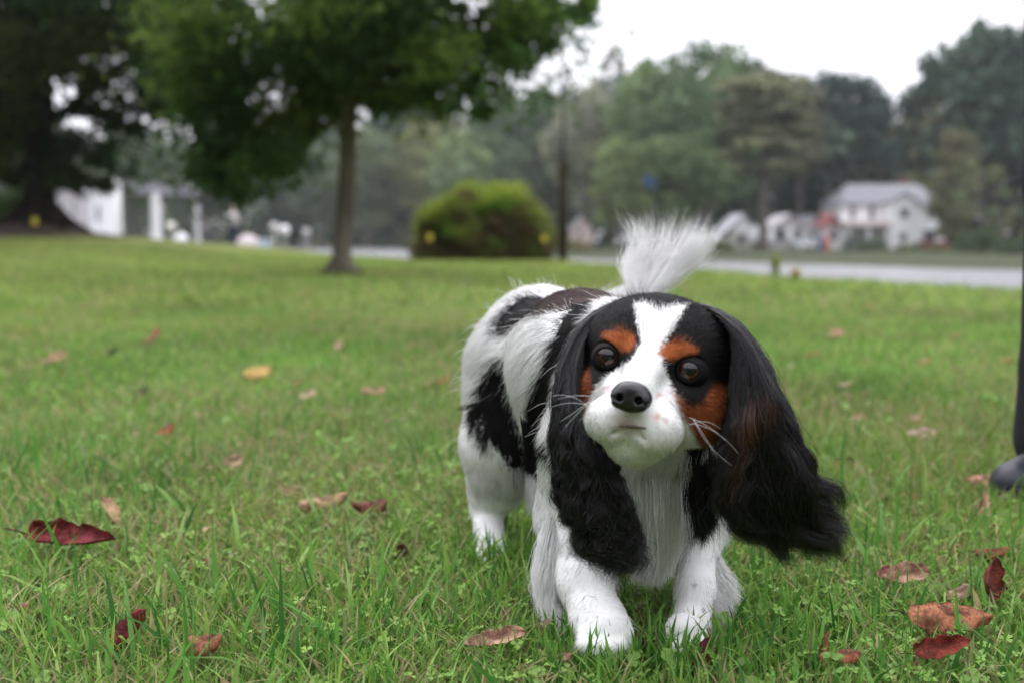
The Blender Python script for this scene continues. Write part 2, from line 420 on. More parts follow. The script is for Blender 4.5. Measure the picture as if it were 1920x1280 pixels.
# head frame: x to the image right, y up, z out of the face (millimetres)
HO = P(1213, 681, .905)
th, ph, ro = math.radians(-15), math.radians(10), math.radians(7.8)
Fh = np.array((math.sin(th)*math.cos(ph), -math.cos(th)*math.cos(ph), math.sin(ph)))
R0 = np.array((math.cos(th), math.sin(th), 0)); U0 = np.cross(Fh, R0); U0 /= np.linalg.norm(U0)
Rh = math.cos(ro)*R0 - math.sin(ro)*U0; Uh = math.cos(ro)*U0 + math.sin(ro)*R0
HM = np.stack((Rh, Uh, Fh), 1)
def HW(x, y, z): return HO + HM @ (np.array((x, y, z), float)/1000)
def HLoc(p): return ((np.asarray(p)-HO) @ HM)*1000
def hell(x, y, z, rx, ry, rz, **k): return ell(HW(x, y, z), (rx/1000, ry/1000, rz/1000), HM, **k)
def hcone(a, ra, b, rb, **k): return cone(HW(*a), ra/1000, HW(*b), rb/1000, **k)
sp = np.array((.035-.125, 1.37-1.08, 0)); sp /= np.linalg.norm(sp)      # head -> tail
lat = np.array((sp[1], -sp[0], 0)); BR = np.stack((lat, sp, (0, 0, 1.)), 1)
A_ = lambda x, y, z: np.array((x, y, z), float)
body = [
    ell(A_(.037, 1.365, .258), (.079, .088, .083), BR), ell(A_(.078, 1.23, .250), (.080, .115, .090), BR, k=.03),
    ell(A_(.118, 1.12, .235), (.078, .085, .088), BR, k=.03), ell(P(1215, 915, 1.07), (.058, .045, .066), BR, k=.03),
    cone(P(1215, 820, 1.08), .060, P(1262, 690, .985), .050, k=.03), cone(A_(.08, 1.25, .30), .03, A_(.13, 1.08, .30), .035, k=.03),
    # right hind leg (left in the photo)
    cone(P(962, 690, 1.36), .062, P(938, 835, 1.335), .048, k=.025), cone(P(938, 835, 1.335), .048, P(928, 915, 1.355), .033, k=.02),
    cone(P(928, 915, 1.355), .031, P(912, 952, 1.37), .020, k=.02), cone(P(912, 952, 1.37), .019, A_(-.030, 1.335, .035), .017, k=.012),
    cone(A_(-.030, 1.335, .03), .018, A_(-.024, 1.305, .017), .017, k=.01),
    # left hind leg
    cone(A_(.095, 1.38, .22), .060, A_(.105, 1.35, .14), .045, k=.025), cone(A_(.105, 1.35, .14), .042, A_(.108, 1.41, .075), .020, k=.02),
    cone(A_(.108, 1.41, .075), .019, A_(.105, 1.37, .03), .017, k=.012), cone(A_(.105, 1.37, .03), .018, A_(.103, 1.335, .017), .018, k=.01),
    # right foreleg, stepping forward
    cone(P(1100, 845, 1.09), .050, P(1072, 965, 1.115), .036, k=.025), cone(P(1072, 965, 1.115), .034, P(1096, 1090, 1.045), .026, k=.02),
    cone(P(1096, 1090, 1.045), .026, P(1122, 1165, 1.005), .025, k=.012), cone(P(1122, 1165, 1.005), .026, P(1138, 1188, .985), .025, k=.01),
    # left foreleg, planted
    cone(P(1300, 850, 1.09), .046, P(1312, 970, 1.12), .032, k=.025), cone(P(1312, 970, 1.12), .027, P(1303, 1110, 1.06), .0175, k=.02),
    cone(P(1303, 1110, 1.06), .020, P(1294, 1180, 1.035), .018, k=.012), cone(P(1294, 1180, 1.035), .019, A_(.168, 1.005, .020), .020, k=.01),
]
for cx_, cy_, cz_, n_ in ((.0835, .965, .030, 0), (.168, .985, .017, 1), (-.024, 1.29, .014, 2), (.103, 1.32, .014, 3)):   # toes
    for j in range(4):
        o_ = (j-1.5)*(.0105 if n_ != 1 else .0092); fw = .010 - abs(j-1.5)*.006
        body.append(cone(A_(cx_+o_*.7, cy_+.02, cz_), .010, A_(cx_+o_, cy_-fw, cz_-.006), .0085, k=.004))
head = [
    hell(0, 15, -54, 66, 51, 53, k=.02), hell(0, 12, -22, 46, 36, 26), hell(-40, -32, -40, 25, 30, 34), hell(42, -32, -40, 26, 31, 34),
    hell(-27, -26, -14, 18, 18, 20), hell(28, -26, -14, 18, 18, 20),
    hell(52, -22, -66, 20, 38, 26, k=.015), hell(-54, -12, -66, 18, 38, 26, k=.015),
    hcone((0, 6, -10), 18, (0, -22, 38), 14, k=.014), hell(1, -42, 12, 29, 24, 36, k=.012),
    hell(-18, -52, 20, 23, 20, 24, k=.008), hell(18, -52, 20, 23, 21, 24, k=.008), hell(1, -68, -3, 21, 11, 22, k=.010),
    hcone((0, -50, -55), 34, (0, -66, -2), 20, k=.02), hell(-21, 17, -8, 13, 8, 10, k=.01), hell(21, 17, -8, 13, 8, 10, k=.01),
    hell(-36, 0, -9, 13.6, 12.6, 13.6, sub=1, k=.003), hell(36, 0, -9, 13.6, 12.6, 13.6, sub=1, k=.003),
    hcone((-25, -63, 24), 1.6, (-5, -60, 44), 2.0, sub=1, k=.004), hcone((7, -60, 44), 2.0, (27, -62, 24), 1.6, sub=1, k=.004),
    hcone((1, -40, 57), 1.8, (1, -60, 49), 1.8, sub=1, k=.003),
]
DV, DQ = surface_nets(field(body + head), (-.10, .80, -.006), (.29, 1.50, .385), .0027)

# ---- coat pattern, in the dog's own frame
WHITE = np.array((.86, .85, .84)); BLACK = np.array((.0045, .0040, .0040)); RUST = np.array((.40, .105, .030))
GREY = np.array((.020, .018, .019)); BROWN = np.array((.060, .036, .032)); PINK = np.array((.50, .33, .31))
def fc(px, py):          # measured face position -> face chart (mm)
    dx, dy = px-1213, py-681
    return ((dx*.99+dy*.137)*.4525, -(-dx*.137+dy*.99)*.4525)
def poly_sd(u, v, pts):
    pts = [fc(*p) for p in pts]; n = len(pts); d = np.full(u.shape, 1e9); ins = np.zeros(u.shape, bool)
    for i in range(n):
        (x0, y0), (x1, y1) = pts[i], pts[(i+1) % n]; ex, ey = x1-x0, y1-y0
        t = np.clip(((u-x0)*ex+(v-y0)*ey)/(ex*ex+ey*ey+1e-9), 0, 1)
        d = np.minimum(d, np.hypot(u-x0-t*ex, v-y0-t*ey))
        cr = ((y0 > v) != (y1 > v)) & (u < (x1-x0)*(v-y0)/(y1-y0+1e-12)+x0); ins ^= cr
    return np.where(ins, -d, d)
BLAZE = [(1184, 572), (1205, 568), (1232, 582), (1258, 574), (1284, 570), (1262, 612), (1243, 640), (1240, 668), (1256, 712), (1276, 752), (1305, 795), (1345, 880),
         (1300, 930), (1080, 930), (1060, 840), (1096, 790), (1106, 745), (1140, 706), (1186, 672), (1202, 640), (1190, 606)]
BROW_L = [(1128, 624), (1136, 614), (1156, 610), (1176, 612), (1190, 622), (1194, 640), (1184, 653), (1170, 656), (1152, 646)]
BROW_R = [(1235, 652), (1242, 637), (1262, 629), (1290, 629), (1310, 642), (1312, 654), (1290, 659), (1270, 666), (1254, 670), (1242, 662)]
CHEEK_R = [(1256, 728), (1290, 758), (1318, 756), (1338, 715), (1362, 722), (1368, 790), (1345, 838), (1318, 850), (1304, 812), (1282, 778)]
CHEEK_L = [(1094, 690), (1106, 706), (1112, 745), (1104, 775), (1090, 770), (1088, 715)]
BROW_L = [(x-3, 638+(y-638)*.82+6) for x, y in BROW_L]; BROW_R = [(1274+(x-1274)*.95-5, 655+(y-655)*.84+6) for x, y in BROW_R]
def capd(p, pts, rad):
    d = np.full(len(p), 1e9); pts = [np.asarray(a, float) for a in pts]
    for i in range(len(pts)-1):
        a, b = pts[i], pts[i+1]; ba = b-a; t = np.clip(((p-a)@ba)/(ba@ba), 0, 1)
        d = np.minimum(d, np.linalg.norm(p-a-t[:, None]*ba, axis=1) - (rad[i]+(rad[i+1]-rad[i])*t))
    return d
BODY_PATCH = [   # polylines over the back and flank, radii in metres
    ([P(945, 603, 1.31), P(985, 572, 1.30), P(1040, 552, 1.30)], (.017, .026, .034), GREY),
    ([P(1050, 550, 1.30), P(1110, 545, 1.28), P(1160, 548, 1.25), P(1230, 560, 1.2)], (.036, .038, .040, .05), BROWN),
    ([P(1075, 590, 1.15), P(1050, 650, 1.12), P(1022, 730, 1.12), P(1005, 800, 1.14), P(1025, 850, 1.14)], (.022, .029, .027, .024, .012), BLACK),
    ([P(932, 700, 1.30), P(920, 735, 1.29), P(945, 800, 1.28), P(975, 860, 1.26), P(995, 908, 1.25)], (.018, .023, .020, .016, .010), BLACK),
    ([P(1310, 760, 1.03), P(1315, 870, 1.03), P(1320, 960, 1.05)], (.03, .026, .020), BLACK),
    ([P(1240, 600, 1.0), P(1215, 590, 1.06), P(1190, 590, 1.12)], (.075, .065, .045), BLACK*1.6),
    ([P(1345, 1130, 1.05), P(1345, 1150, 1.05)], (.004, .003), WHITE*.4), ([P(1313, 1145, 1.02), P(1312, 1150, 1.02)], (.003, .002), WHITE*.4),
    ([P(1022, 975, 1.08), P(1021, 985, 1.08)], (.006, .005), GREY),
    ([P(1298, 1090, 1.04), P(1298, 1095, 1.04)], (.002, .002), WHITE*.5),
]
FW_ = DV[:, 1]*CP - (DV[:, 2]-CAM_Z)*SP_; UPX = 960 + FPX*DV[:, 0]/FW_; UPY = 640 - FPX*(DV[:, 1]*SP_ + (DV[:, 2]-CAM_Z)*CP)/FW_
def settle(q):
    """lay a pattern point on the skin of the trunk"""
    f_ = q[1]*CP-(q[2]-CAM_Z)*SP_; a = 960+FPX*q[0]/f_; b = 640-FPX*(q[1]*SP_+(q[2]-CAM_Z)*CP)/f_
    k = (np.hypot(UPX-a, UPY-b) < 7) & (DV[:, 1] > 1.03)
    return DV[k][np.argmin(FW_[k])] if k.any() else q
BODY_PATCH = [([settle(q) for q in a], b, c) for a, b, c in BODY_PATCH]
def coat_colour(p, jit):
    """jit: per-sample jitter in metres that frays the edges of patches"""
    N = len(p); c = np.tile(WHITE, (N, 1)); pj = p + jit
    for pts, rad, col in BODY_PATCH:
        d = capd(pj, pts, rad); c = np.where((d < 0)[:, None], col, c)
    L = HLoc(pj); s = 905/(905-np.clip(L[:, 2], -120, 90))
    u = (L[:, 0]*.99-.136*L[:, 2])*s; v = (L[:, 1]+.06*L[:, 2])*s
    ishead = (L[:, 2] > -135) & (L[:, 1] > -78) & (np.hypot(L[:, 0], L[:, 1]+5) < 104)
    frontal = L[:, 2] > -62
    hc = np.tile(BLACK, (N, 1))
    a_ = np.clip(.5-poly_sd(u, v, BLAZE)/2.4, 0, 1)[:, None]**1.5; hc = hc*(1-a_)+WHITE*a_
    for pl, cc in ((BROW_L, RUST*.95), (BROW_R, RUST*.95), (CHEEK_R, RUST*.62), (CHEEK_L, RUST*.45)):
        a_ = np.clip(.5-poly_sd(u, v, pl)/4.5, 0, 1)[:, None]; hc = hc*(1-a_)+cc*a_
    wd_ = np.zeros(N)
    for sx_ in (-1, 1):
        for ry in range(3):
            for rx in range(4):
                a, b_ = sx_*(17+rx*5.5+ry*1.2)-2, -42-ry*5.2-rx*.6; wd_ = np.maximum(wd_, np.exp(-((u-a)**2+(v-b_)**2)/1.1))
    hc = hc*(1-.35*wd_[:, None])
    for x, y, r_, cc in ((1238, 738, 5, RUST*1.2+.12), (1236, 778, 7, RUST*1.2+.12), (1250, 785, 4, RUST*1.2+.12), (1143, 732, 7, PINK)):
        a, b_ = fc(x, y); a_ = .8*np.exp(-((u-a)**2+(v-b_)**2)/(r_*.42)**2)[:, None]; hc = hc*(1-a_)+cc*a_
    a, b_ = fc(1180, 792); k = .8*np.exp(-(((u-a)/13)**2+((v-b_)/9)**2))[:, None]; hc = hc*(1-k)+PINK*np.array((.75, .72, .75))*k
    ms = np.zeros(N, bool) if True else poly_sd(u, v, [(1146, 812), (1163, 800), (1185, 799), (1206, 806), (1222, 826), (1205, 812), (1185, 806), (1165, 807)]) < .5
    hc = np.where(ms[:, None], np.array((.12, .075, .05)), hc)
    back = ~frontal | (L[:, 0] > 66) & (L[:, 1] > -60)
    throat = (L[:, 1] < -52) & (L[:, 2] < 15) & (np.abs(L[:, 0]) < 34)
    hc = np.where((back & ~throat)[:, None], BLACK, hc); hc = np.where(throat[:, None], WHITE, hc)
    # the back of the neck is dark
    c = np.where(ishead[:, None], hc, c)
    return c
dogroot = empty('dog', A_(.08, 1.15, 0), 'black, white and tan spaniel with long wavy ears walking on the lawn', 'dog')
def dlink(o):
    o.parent = dogroot; o.matrix_parent_inverse = Matrix.Translation((-.08, -1.15, 0)); return o
M_skin = tint_mat('short_coat', .75, 0, .2)
dbody = dlink(fast_mesh('body', DV, DQ, None, coat_colour(DV, rng.normal(0, .0008, DV.shape)), M_skin))
NRM = np.zeros(len(DV)*3, np.float32); dbody.data.vertices.foreach_get('normal', NRM); NRM = NRM.reshape(-1, 3).astype(float)

def hair_mat(name, rough=.45, spec=.4, transl=.0):
    m = tint_mat(name, rough, transl, spec); return m
M_hair = hair_mat('coat_hair', .55, .22); M_long = hair_mat('ear_hair', .26, .5)
def make_curves(name, pts, rad, col, mat, parent=None):
    """pts (N,K,3); rad (N,K) or (K,); col (N,3)"""
    N, K, _ = pts.shape; hc = bpy.data.hair_curves.new(name); hc.add_curves([K]*N)
    pa = hc.attributes.get('position') or hc.attributes.new('position', 'FLOAT_VECTOR', 'POINT')
    pa.data.foreach_set('vector', pts.astype(np.float32).ravel())
    ra = hc.attributes.get('radius') or hc.attributes.new('radius', 'FLOAT', 'POINT')
    ra.data.foreach_set('value', np.broadcast_to(rad, (N, K)).astype(np.float32).ravel())
    if col.ndim == 3: ca = hc.attributes.new('tint', 'FLOAT_COLOR', 'POINT'); c4 = np.ones((N*K, 4), np.float32); c4[:, :3] = col.reshape(-1, 3)
    else: ca = hc.attributes.new('tint', 'FLOAT_COLOR', 'CURVE'); c4 = np.ones((N, 4), np.float32); c4[:, :3] = col
    ca.data.foreach_set('color', c4.ravel()); hc.materials.append(mat)
    o = bpy.data.objects.new(name, hc); link(o, parent); return o
def sample_surface(V, Q, Nn, count, weight, r):
    T = np.concatenate((Q[:, [0, 1, 2]], Q[:, [0, 2, 3]])); a, b, c = V[T[:, 0]], V[T[:, 1]], V[T[:, 2]]
    ar = np.linalg.norm(np.cross(b-a, c-a), axis=1)*weight((a+b+c)/3); ar /= ar.sum()
    i = r.choice(len(T), count, p=ar); u = r.uniform(0, 1, (count, 2)); f = u.sum(1) > 1; u[f] = 1-u[f]
    w0 = 1-u.sum(1)
    p = a[i]*w0[:, None]+b[i]*u[:, :1]+c[i]*u[:, 1:]
    n = Nn[T[i, 0]]*w0[:, None]+Nn[T[i, 1]]*u[:, :1]+Nn[T[i, 2]]*u[:, 1:]
    return p, n/np.linalg.norm(n, axis=1)[:, None]
def norm(a): return a/(np.linalg.norm(a, axis=-1, keepdims=True)+1e-9)
EYES = [HW(-36, 0, -9), HW(36, 0, -9)]
NOSE = HW(0, -31, 54)
def head_mask(p):
    L = HLoc(p); return (L[:, 2] > -125) & (L[:, 1] > -88) & (np.abs(L[:, 0]) < 95) & (p[:, 1] < 1.03) & (p[:, 2] > .18)
r = np.random.default_rng(5)
def wgt(p):
    h = head_mask(p); back = p[:, 1] > 1.48
    return np.where(h, 2.6, 1.0)*np.where(p[:, 2] < .012, .1, 1)
NC = 230000
p, n_ = sample_surface(DV, DQ, NRM, NC, wgt, r)
hm_ = head_mask(p); L = HLoc(p)
keep = np.ones(NC, bool)
for e in EYES: keep &= np.linalg.norm((p-e), axis=1) > .0138
dn = (L-np.array((0, -31, 54)))/np.array((19, 15, 14)); keep &= np.linalg.norm(dn, axis=1) > 1
p, n_, hm_, L = p[keep], n_[keep], hm_[keep], L[keep]; N = len(p)
# direction of growth
flow = np.tile(sp*.75 + np.array((0, 0, -.75)), (N, 1))
up = np.clip((p[:, 2]-.29)/.05, 0, 1)[:, None]; flow = flow*(1-up) + (sp*1.0+np.array((0, 0, -.15)))*up
leg = (p[:, 2] < .15); flow[leg] = np.array((0, .25, -1.))
hflow = norm((L-np.array((0, -14, 70)))*np.array((1, 1, .8))); hflow = hflow @ HM.T
dwn = np.clip((-L[:, 1]-20)/40, 0, 1)[:, None]*np.array((0, 0, -.7)); flow[hm_] = (hflow+dwn)[hm_]
flow += r.normal(0, .16, flow.shape)
cl = fbm(p[:, 0]*60+p[:, 1]*33, p[:, 2]*60, 1.0, 4)[:, None]; lat3 = np.cross(n_, norm(flow)); flow = norm(flow) + lat3*cl*.28
tan = flow - (flow*n_).sum(1)[:, None]*n_; tan = norm(tan)
nd = np.linalg.norm(L-np.array((0, -31, 56)), axis=1)
ln = np.where(hm_, np.interp(nd, [15, 30, 60, 100, 150], [3.0, 5.5, 8, 10, 14])/1000, .015)
b_ = ~hm_
ln = np.where(b_ & (p[:, 2] > .2), .021, ln); ln = np.where(b_ & (p[:, 2] <= .2) & (p[:, 1] > 1.2), .010, ln)
ln = np.where(b_ & (p[:, 2] < .09), .007, ln); chest = b_ & (p[:, 1] < 1.16) & (p[:, 2] > .08) & (p[:, 2] < .24) & (np.abs(p[:, 0]-.13) < .06)
ln = np.where(chest, .032, ln)
belly = b_ & (n_[:, 2] < -.4) & (p[:, 2] > .09); ln = np.where(belly, .030, ln)
# near the eyes the hair is very short
for e in EYES: ln *= np.clip((np.linalg.norm(p-e, axis=1)-.011)/.016, .25, 1)
ln *= r.uniform(.65, 1.25, N); stray = r.uniform(0, 1, N) < .006; ln[stray & b_] *= 1.7
lift = np.where(hm_, .26, .24) + r.normal(0, .08, N); lift[stray] += .35
K = 5; tt = np.linspace(0, 1, K)
pts = np.zeros((N, K, 3)); cur = p - n_*.0006; pts[:, 0] = cur; d = tan*(1-lift[:, None]) + n_*lift[:, None]
grav = np.where(chest | belly, .55, .12)[:, None]*np.array((0, 0, -1.))
for k in range(1, K):
    wv_ = np.sin(k*1.9 + 6*fbm(p[:, 0]*40, p[:, 2]*40+p[:, 1]*20, 1.0, 8))[:, None]*np.cross(n_, tan)*np.where(hm_, .05, .30)[:, None]
    d = norm(d + (tan*.18 - n_*.06 + grav*.5 + wv_)*(1)); cur = cur + d*(ln/(K-1))[:, None]; pts[:, k] = cur
jit = r.normal(0, .0009, (N, 3)); jit[~hm_] *= 5.5
col = coat_colour(p, jit)
col = col*r.uniform(.74, 1.12, (N, 1)); rs = (col[:, 0] > 2.2*col[:, 2]) & (col[:, 0] > .12); col[rs] *= r.uniform(.45, 1.35, (rs.sum(), 1)); col = col*(1+.10*fbm(p[:, 0]*190, p[:, 2]*120+p[:, 1]*90, 1.0, 21))[:, None]; col = np.clip(col, 0, .90)
rad = np.array((1.0, .95, .8, .55, .12))[None, :]*np.where(hm_, .00012, .00018)[:, None]
dlink(make_curves('coat', pts, rad, col, M_hair))

# ---- long hair grown from guide strands
def resample(g, K):
    g = np.asarray(g, float); s = np.concatenate(([0], np.cumsum(np.linalg.norm(np.diff(g, axis=0), axis=1)))); s /= s[-1]
    t = np.linspace(0, 1, K); lin = np.stack([np.interp(t, s, g[:, i]) for i in range(3)], 1)
    for _ in range(max(1, K//8)):
        lin[1:-1] = lin[1:-1]*.5 + (lin[:-2]+lin[2:])*.25
    return lin
def strands(guides, N, thick, r, K=22, wave=.004, wl=.035, clumps=60, clump=.6, len_rng=(.45, 1.), start=(0, .55), fray=.004, tipfan=0, wav_from=.3, depth=None, wig=.001, tipvar=.0):
    G = np.stack([resample(g, 40) for g in guides]); nG = len(G)
    depth = np.array((.05, 1, 0)) if depth is None else depth
    cu = r.uniform(0, 1, clumps); cw = np.clip(r.normal(0, .5, clumps), -1, 1); cph = r.uniform(0, 2*PI, clumps); cph2 = r.uniform(0, 2*PI, clumps); cwl = r.uniform(.7, 1.45, clumps); cam_ = r.uniform(.15, 1.5, clumps)
    clen = 1 - np.abs(r.normal(0, tipvar, clumps)); cid = r.integers(0, clumps, N)
    u = np.clip(cu[cid] + r.normal(0, .9/nG/2.2, N), 0, 1); wv = np.clip(cw[cid] + r.normal(0, .3, N), -1.2, 1.2)
    t0 = r.uniform(*start, N)*r.uniform(.3, 1, N); t1 = np.clip(t0 + r.uniform(*len_rng, N), 0, 1.0)
    t1 = np.minimum(t1, clen[cid]); t1 = np.maximum(t1, t0+.12); t1 = np.minimum(t1, 1 - np.abs(r.normal(0, .03, N)))
    T = t0[:, None] + (t1-t0)[:, None]*np.linspace(0, 1, K)
    def at(uu, TT):
        gi = np.clip(uu*(nG-1), 0, nG-1.001); i = gi.astype(int); f = (gi-i)[..., None]
        ti = np.clip(TT*39, 0, 38.999); j = ti.astype(int); h_ = (ti-j)[..., None]
        a = G[i, j]*(1-h_)+G[i, j+1]*h_; b = G[i+1, j]*(1-h_)+G[i+1, j+1]*h_
        return a*(1-f)+b*f
    lt = np.linspace(0, 1, K)[None, :]
    pull = clump*lt**1.2
    U_ = u[:, None]*(1-pull) + cu[cid][:, None]*pull
    pos = at(np.broadcast_to(U_, T.shape), T)
    tang = norm(np.gradient(pos, axis=1)); side = norm(np.cross(tang, depth))
    th_ = thick*(.35+.65*np.sin(np.clip(T*1.15, 0, 1)*PI*.5+.15)) * (1-.35*T)
    W = wv[:, None]*(1-pull)+cw[cid][:, None]*pull
    pos = pos + depth*(W*th_)[..., None]
    seglen = np.linalg.norm(G[0, -1]-G[0, 0])
    ph_ = T*seglen*1.15/wl*2*PI/cwl[cid][:, None]
    env = np.clip((T-wav_from)/(1-wav_from), 0, 1)*cam_[cid][:, None]
    pos += side*(np.sin(ph_+cph[cid][:, None])*env*wave)[..., None] + depth*(np.cos(ph_*.9+cph2[cid][:, None])*env*wave*.45)[..., None]
    nz_ = r.normal(0, 1, (N, 1, 3))*fray*lt[..., None]**1.5; pos += nz_
    pos += side*(np.sin(ph_*2.3+r.uniform(0, 6.28, (N, 1)))*wig*lt)[..., None]
    return pos, u, T
# right ear (swings out to the right of the photo)
EAR_R = [
    [P(1352, 640, .952), P(1370, 715, .938), P(1366, 800, .922), P(1356, 885, .91), P(1350, 945, .915), P(1368, 990, .92)],
    [P(1362, 608, .95), P(1402, 690, .918), P(1402, 820, .90), P(1380, 920, .90), P(1402, 990, .91), P(1434, 1040, .92)],
    [P(1336, 578, .955), P(1400, 660, .912), P(1428, 800, .89), P(1442, 930, .89), P(1478, 1010, .90), P(1528, 1058, .915)],
    [P(1322, 566, .965), P(1402, 632, .915), P(1448, 760, .89), P(1485, 900, .885), P(1532, 985, .895), P(1588, 1050, .91)],
    [P(1305, 560, .975), P(1384, 602, .935), P(1440, 690, .91), P(1470, 790, .90), P(1500, 865, .895), P(1548, 930, .90), P(1600, 1005, .91)],
]
EAR_L = [
    [P(1160, 562, 1.0), P(1090, 600, .975), P(1055, 670, .958), P(1042, 760, .945), P(1046, 850, .94), P(1062, 930, .94), P(1092, 1000, .945), P(1122, 1056, .95)],
    [P(1150, 574, .985), P(1098, 620, .962), P(1072, 690, .948), P(1064, 770, .932), P(1070, 860, .922), P(1088, 950, .92), P(1115, 1030, .93), P(1150, 1080, .94)],
    [P(1135, 590, .975), P(1100, 650, .952), P(1088, 720, .94), P(1092, 800, .925), P(1108, 880, .915), P(1132, 960, .915), P(1156, 1040, .925), P(1173, 1085, .935)],
    [P(1112, 620, .972), P(1100, 690, .952), P(1108, 770, .94), P(1134, 850, .927), P(1160, 920, .922), P(1186, 1000, .928), P(1196, 1075, .94)],
]
for k, g in enumerate(EAR_R): g.insert(0, HW((46, 46, 44, 40, 34)[k], (-8, 8, 22, 34, 42)[k], -52))
for k, g in enumerate(EAR_L): g.insert(0, HW((-34, -42, -46, -46)[k], (42, 30, 12, -6)[k], -56))
for g, dx in zip(EAR_L[1:], (-.003, -.006, -.006)):
    for j in (1, 2, 3): g[j] = g[j] + np.array((dx, .008, 0))
M_ear = plain('ear_leather', (.005, .004, .004), .9, .05)
def ear(guides, seed, lab, tipt, N, thick, wave):
    r = np.random.default_rng(seed)
    G = np.stack([resample(g, 40) for g in guides])[:, :int(40*tipt)]
    nG, K = G.shape[:2]; us = np.linspace(0, nG-1, 17)
    g2 = np.stack([G[min(int(x), nG-2)]*(1-(x-min(int(x), nG-2))) + G[min(int(x), nG-2)+1]*(x-min(int(x), nG-2)) for x in us])
    a, b = g2.shape[:2]; th_ = thick*.55*np.sin(np.linspace(.08, PI-.08, a))[:, None]*np.linspace(1, .5, b)[None, :]
    dpt = np.array((.05, 1, 0))
    front = g2 - dpt*th_[..., None]; bk = g2 + dpt*th_[..., None]
    V = np.concatenate((front.reshape(-1, 3), bk.reshape(-1, 3))); id_ = np.arange(a*b).reshape(a, b); q = []
    q.append(np.stack((id_[:-1, :-1], id_[1:, :-1], id_[1:, 1:], id_[:-1, 1:]), -1).reshape(-1, 4))
    q.append(np.stack((id_[:-1, :-1], id_[:-1, 1:], id_[1:, 1:], id_[1:, :-1]), -1).reshape(-1, 4)+a*b)
    for ed in (id_[0], id_[-1], id_[:, 0], id_[:, -1]): q.append(np.stack((ed[:-1], ed[1:], ed[1:]+a*b, ed[:-1]+a*b), 1))
    e = dlink(fast_mesh('ear', V, np.concatenate(q), None, None, M_ear))
    pos, u, T = strands(guides, N, thick, r, wave=wave*1.25, clumps=90, clump=.93, wl=.032, tipvar=.17, fray=.0035, wav_from=.35)
    col = np.tile(BLACK, (N, 1))*r.uniform(.7, 1.5, (N, 1))
    return e, pos, col, u, T
e1, pos, col, u, T = ear(EAR_R, 31, '', .62, 22000, .020, .0085)
flat = pos.reshape(-1, 3)*np.array((1, 0, 1)); z0 = np.array((1, 0, 1))
d = capd(flat+np.repeat(rng.normal(0, .003, (len(pos), 3)), pos.shape[1], 0)*z0, [P(1428, 768, .885)*z0, P(1405, 800, .885)*z0, P(1380, 860, .90)*z0, P(1352, 940, .905)*z0], (.013, .010, .006, .004)).reshape(pos.shape[:2])
kk = (np.clip(-d/.004, 0, 1)*(rng.uniform(0, 1, (len(pos), 1)) < .75))[..., None]; col = col[:, None, :]*(1-kk) + np.array((.085, .034, .018))*rng.uniform(.4, 1.3, (len(pos), 1, 1))*kk
RADL = np.concatenate((np.full(16, 1.), np.linspace(.95, .2, 6)))*.00018
h1 = make_curves('ear_hair', pos, RADL, col, M_long, e1)
e2, pos, col, u, T = ear(EAR_L, 32, '', .62, 22000, .020, .0095)
h2 = make_curves('ear_hair', pos, RADL, col, M_long, e2)
for gd, par, sd in ((EAR_R, e1, 61), (EAR_L, e2, 62)):
    r = np.random.default_rng(sd); pos, u, T = strands(gd, 500, .022, r, wave=.009, clumps=160, clump=.6, wl=.030, wav_from=.35, fray=.009, start=(.25, .7))
    make_curves('ear_hair', pos, RADL*.8, np.tile(BLACK, (500, 1))*1.2, M_long, par)
# feathering: tail, legs, flank wisps, chest
def tuft(name, guides, N, thick, colr, seed, wave=.002, parent=None, radk=.00020, **kw):
    r = np.random.default_rng(seed); pos, u, T = strands(guides, N, thick, r, wave=wave, K=14, **kw)
    col = np.tile(colr, (N, 1))*r.uniform(.8, 1.1, (N, 1))
    R = np.concatenate((np.full(9, 1.), np.linspace(.9, .15, 5)))*radk
    return dlink(make_curves(name, pos, R, col, M_hair))
TB = P(1205, 545, 1.40)
TR = [A_(.030, 1.435, .285), A_(.078, 1.462, .292), A_(.128, 1.462, .308)]
tail_core = TR + [P(1203, 535, 1.45), P(1222, 512, 1.435), P(1250, 490, 1.43), P(1290, 462, 1.43), P(1318, 430, 1.43)]
tm = MB(); tm.tube(resample(tail_core, 20)[:17], np.linspace(.019, .005, 17), 10)
tl = dlink(tm.build('tail', plain('tail_skin', (.7, .69, .68), .8, .2), None, True))
TG = [[P(1190, 548, 1.41), P(1165, 505, 1.43), P(1190, 455, 1.44), P(1168, 402, 1.45)], [P(1200, 548, 1.41), P(1195, 500, 1.43), P(1222, 450, 1.44), P(1212, 402, 1.45)],
      [P(1210, 548, 1.41), P(1228, 500, 1.43), P(1258, 450, 1.44), P(1264, 405, 1.45)], [P(1218, 548, 1.41), P(1250, 500, 1.43), P(1290, 455, 1.43), P(1314, 408, 1.44)],
      [P(1224, 548, 1.41), P(1262, 508, 1.43), P(1314, 462, 1.43), P(1338, 420, 1.43)], [P(1230, 548, 1.41), P(1270, 520, 1.43), P(1322, 482, 1.43), P(1338, 446, 1.43)]]
for k, g in enumerate(TG):
    dz_ = np.array((0, 0, .006*(2.5-k)))
    TG[k] = [TR[0]+dz_*.5, TR[1]+dz_, TR[2]+dz_] + g
r = np.random.default_rng(77); pos, u, T = strands(TG, 8000, .022, r, wave=.0022, K=14, clumps=260, clump=.35, len_rng=(.25, .5), start=(.0, .88), fray=.008)
den = r.uniform(0, 1, len(u)) < np.interp(u, [0, .45, .7, 1], [.65, .75, .9, 1]); pos = pos[den]
th_o = make_curves('tail_hair', pos, np.concatenate((np.full(9, 1.), np.linspace(.9, .15, 5)))*.00016, np.tile(WHITE*1.03, (len(pos), 1))*r.uniform(.85, 1.05, (len(pos), 1)), M_hair, tl)

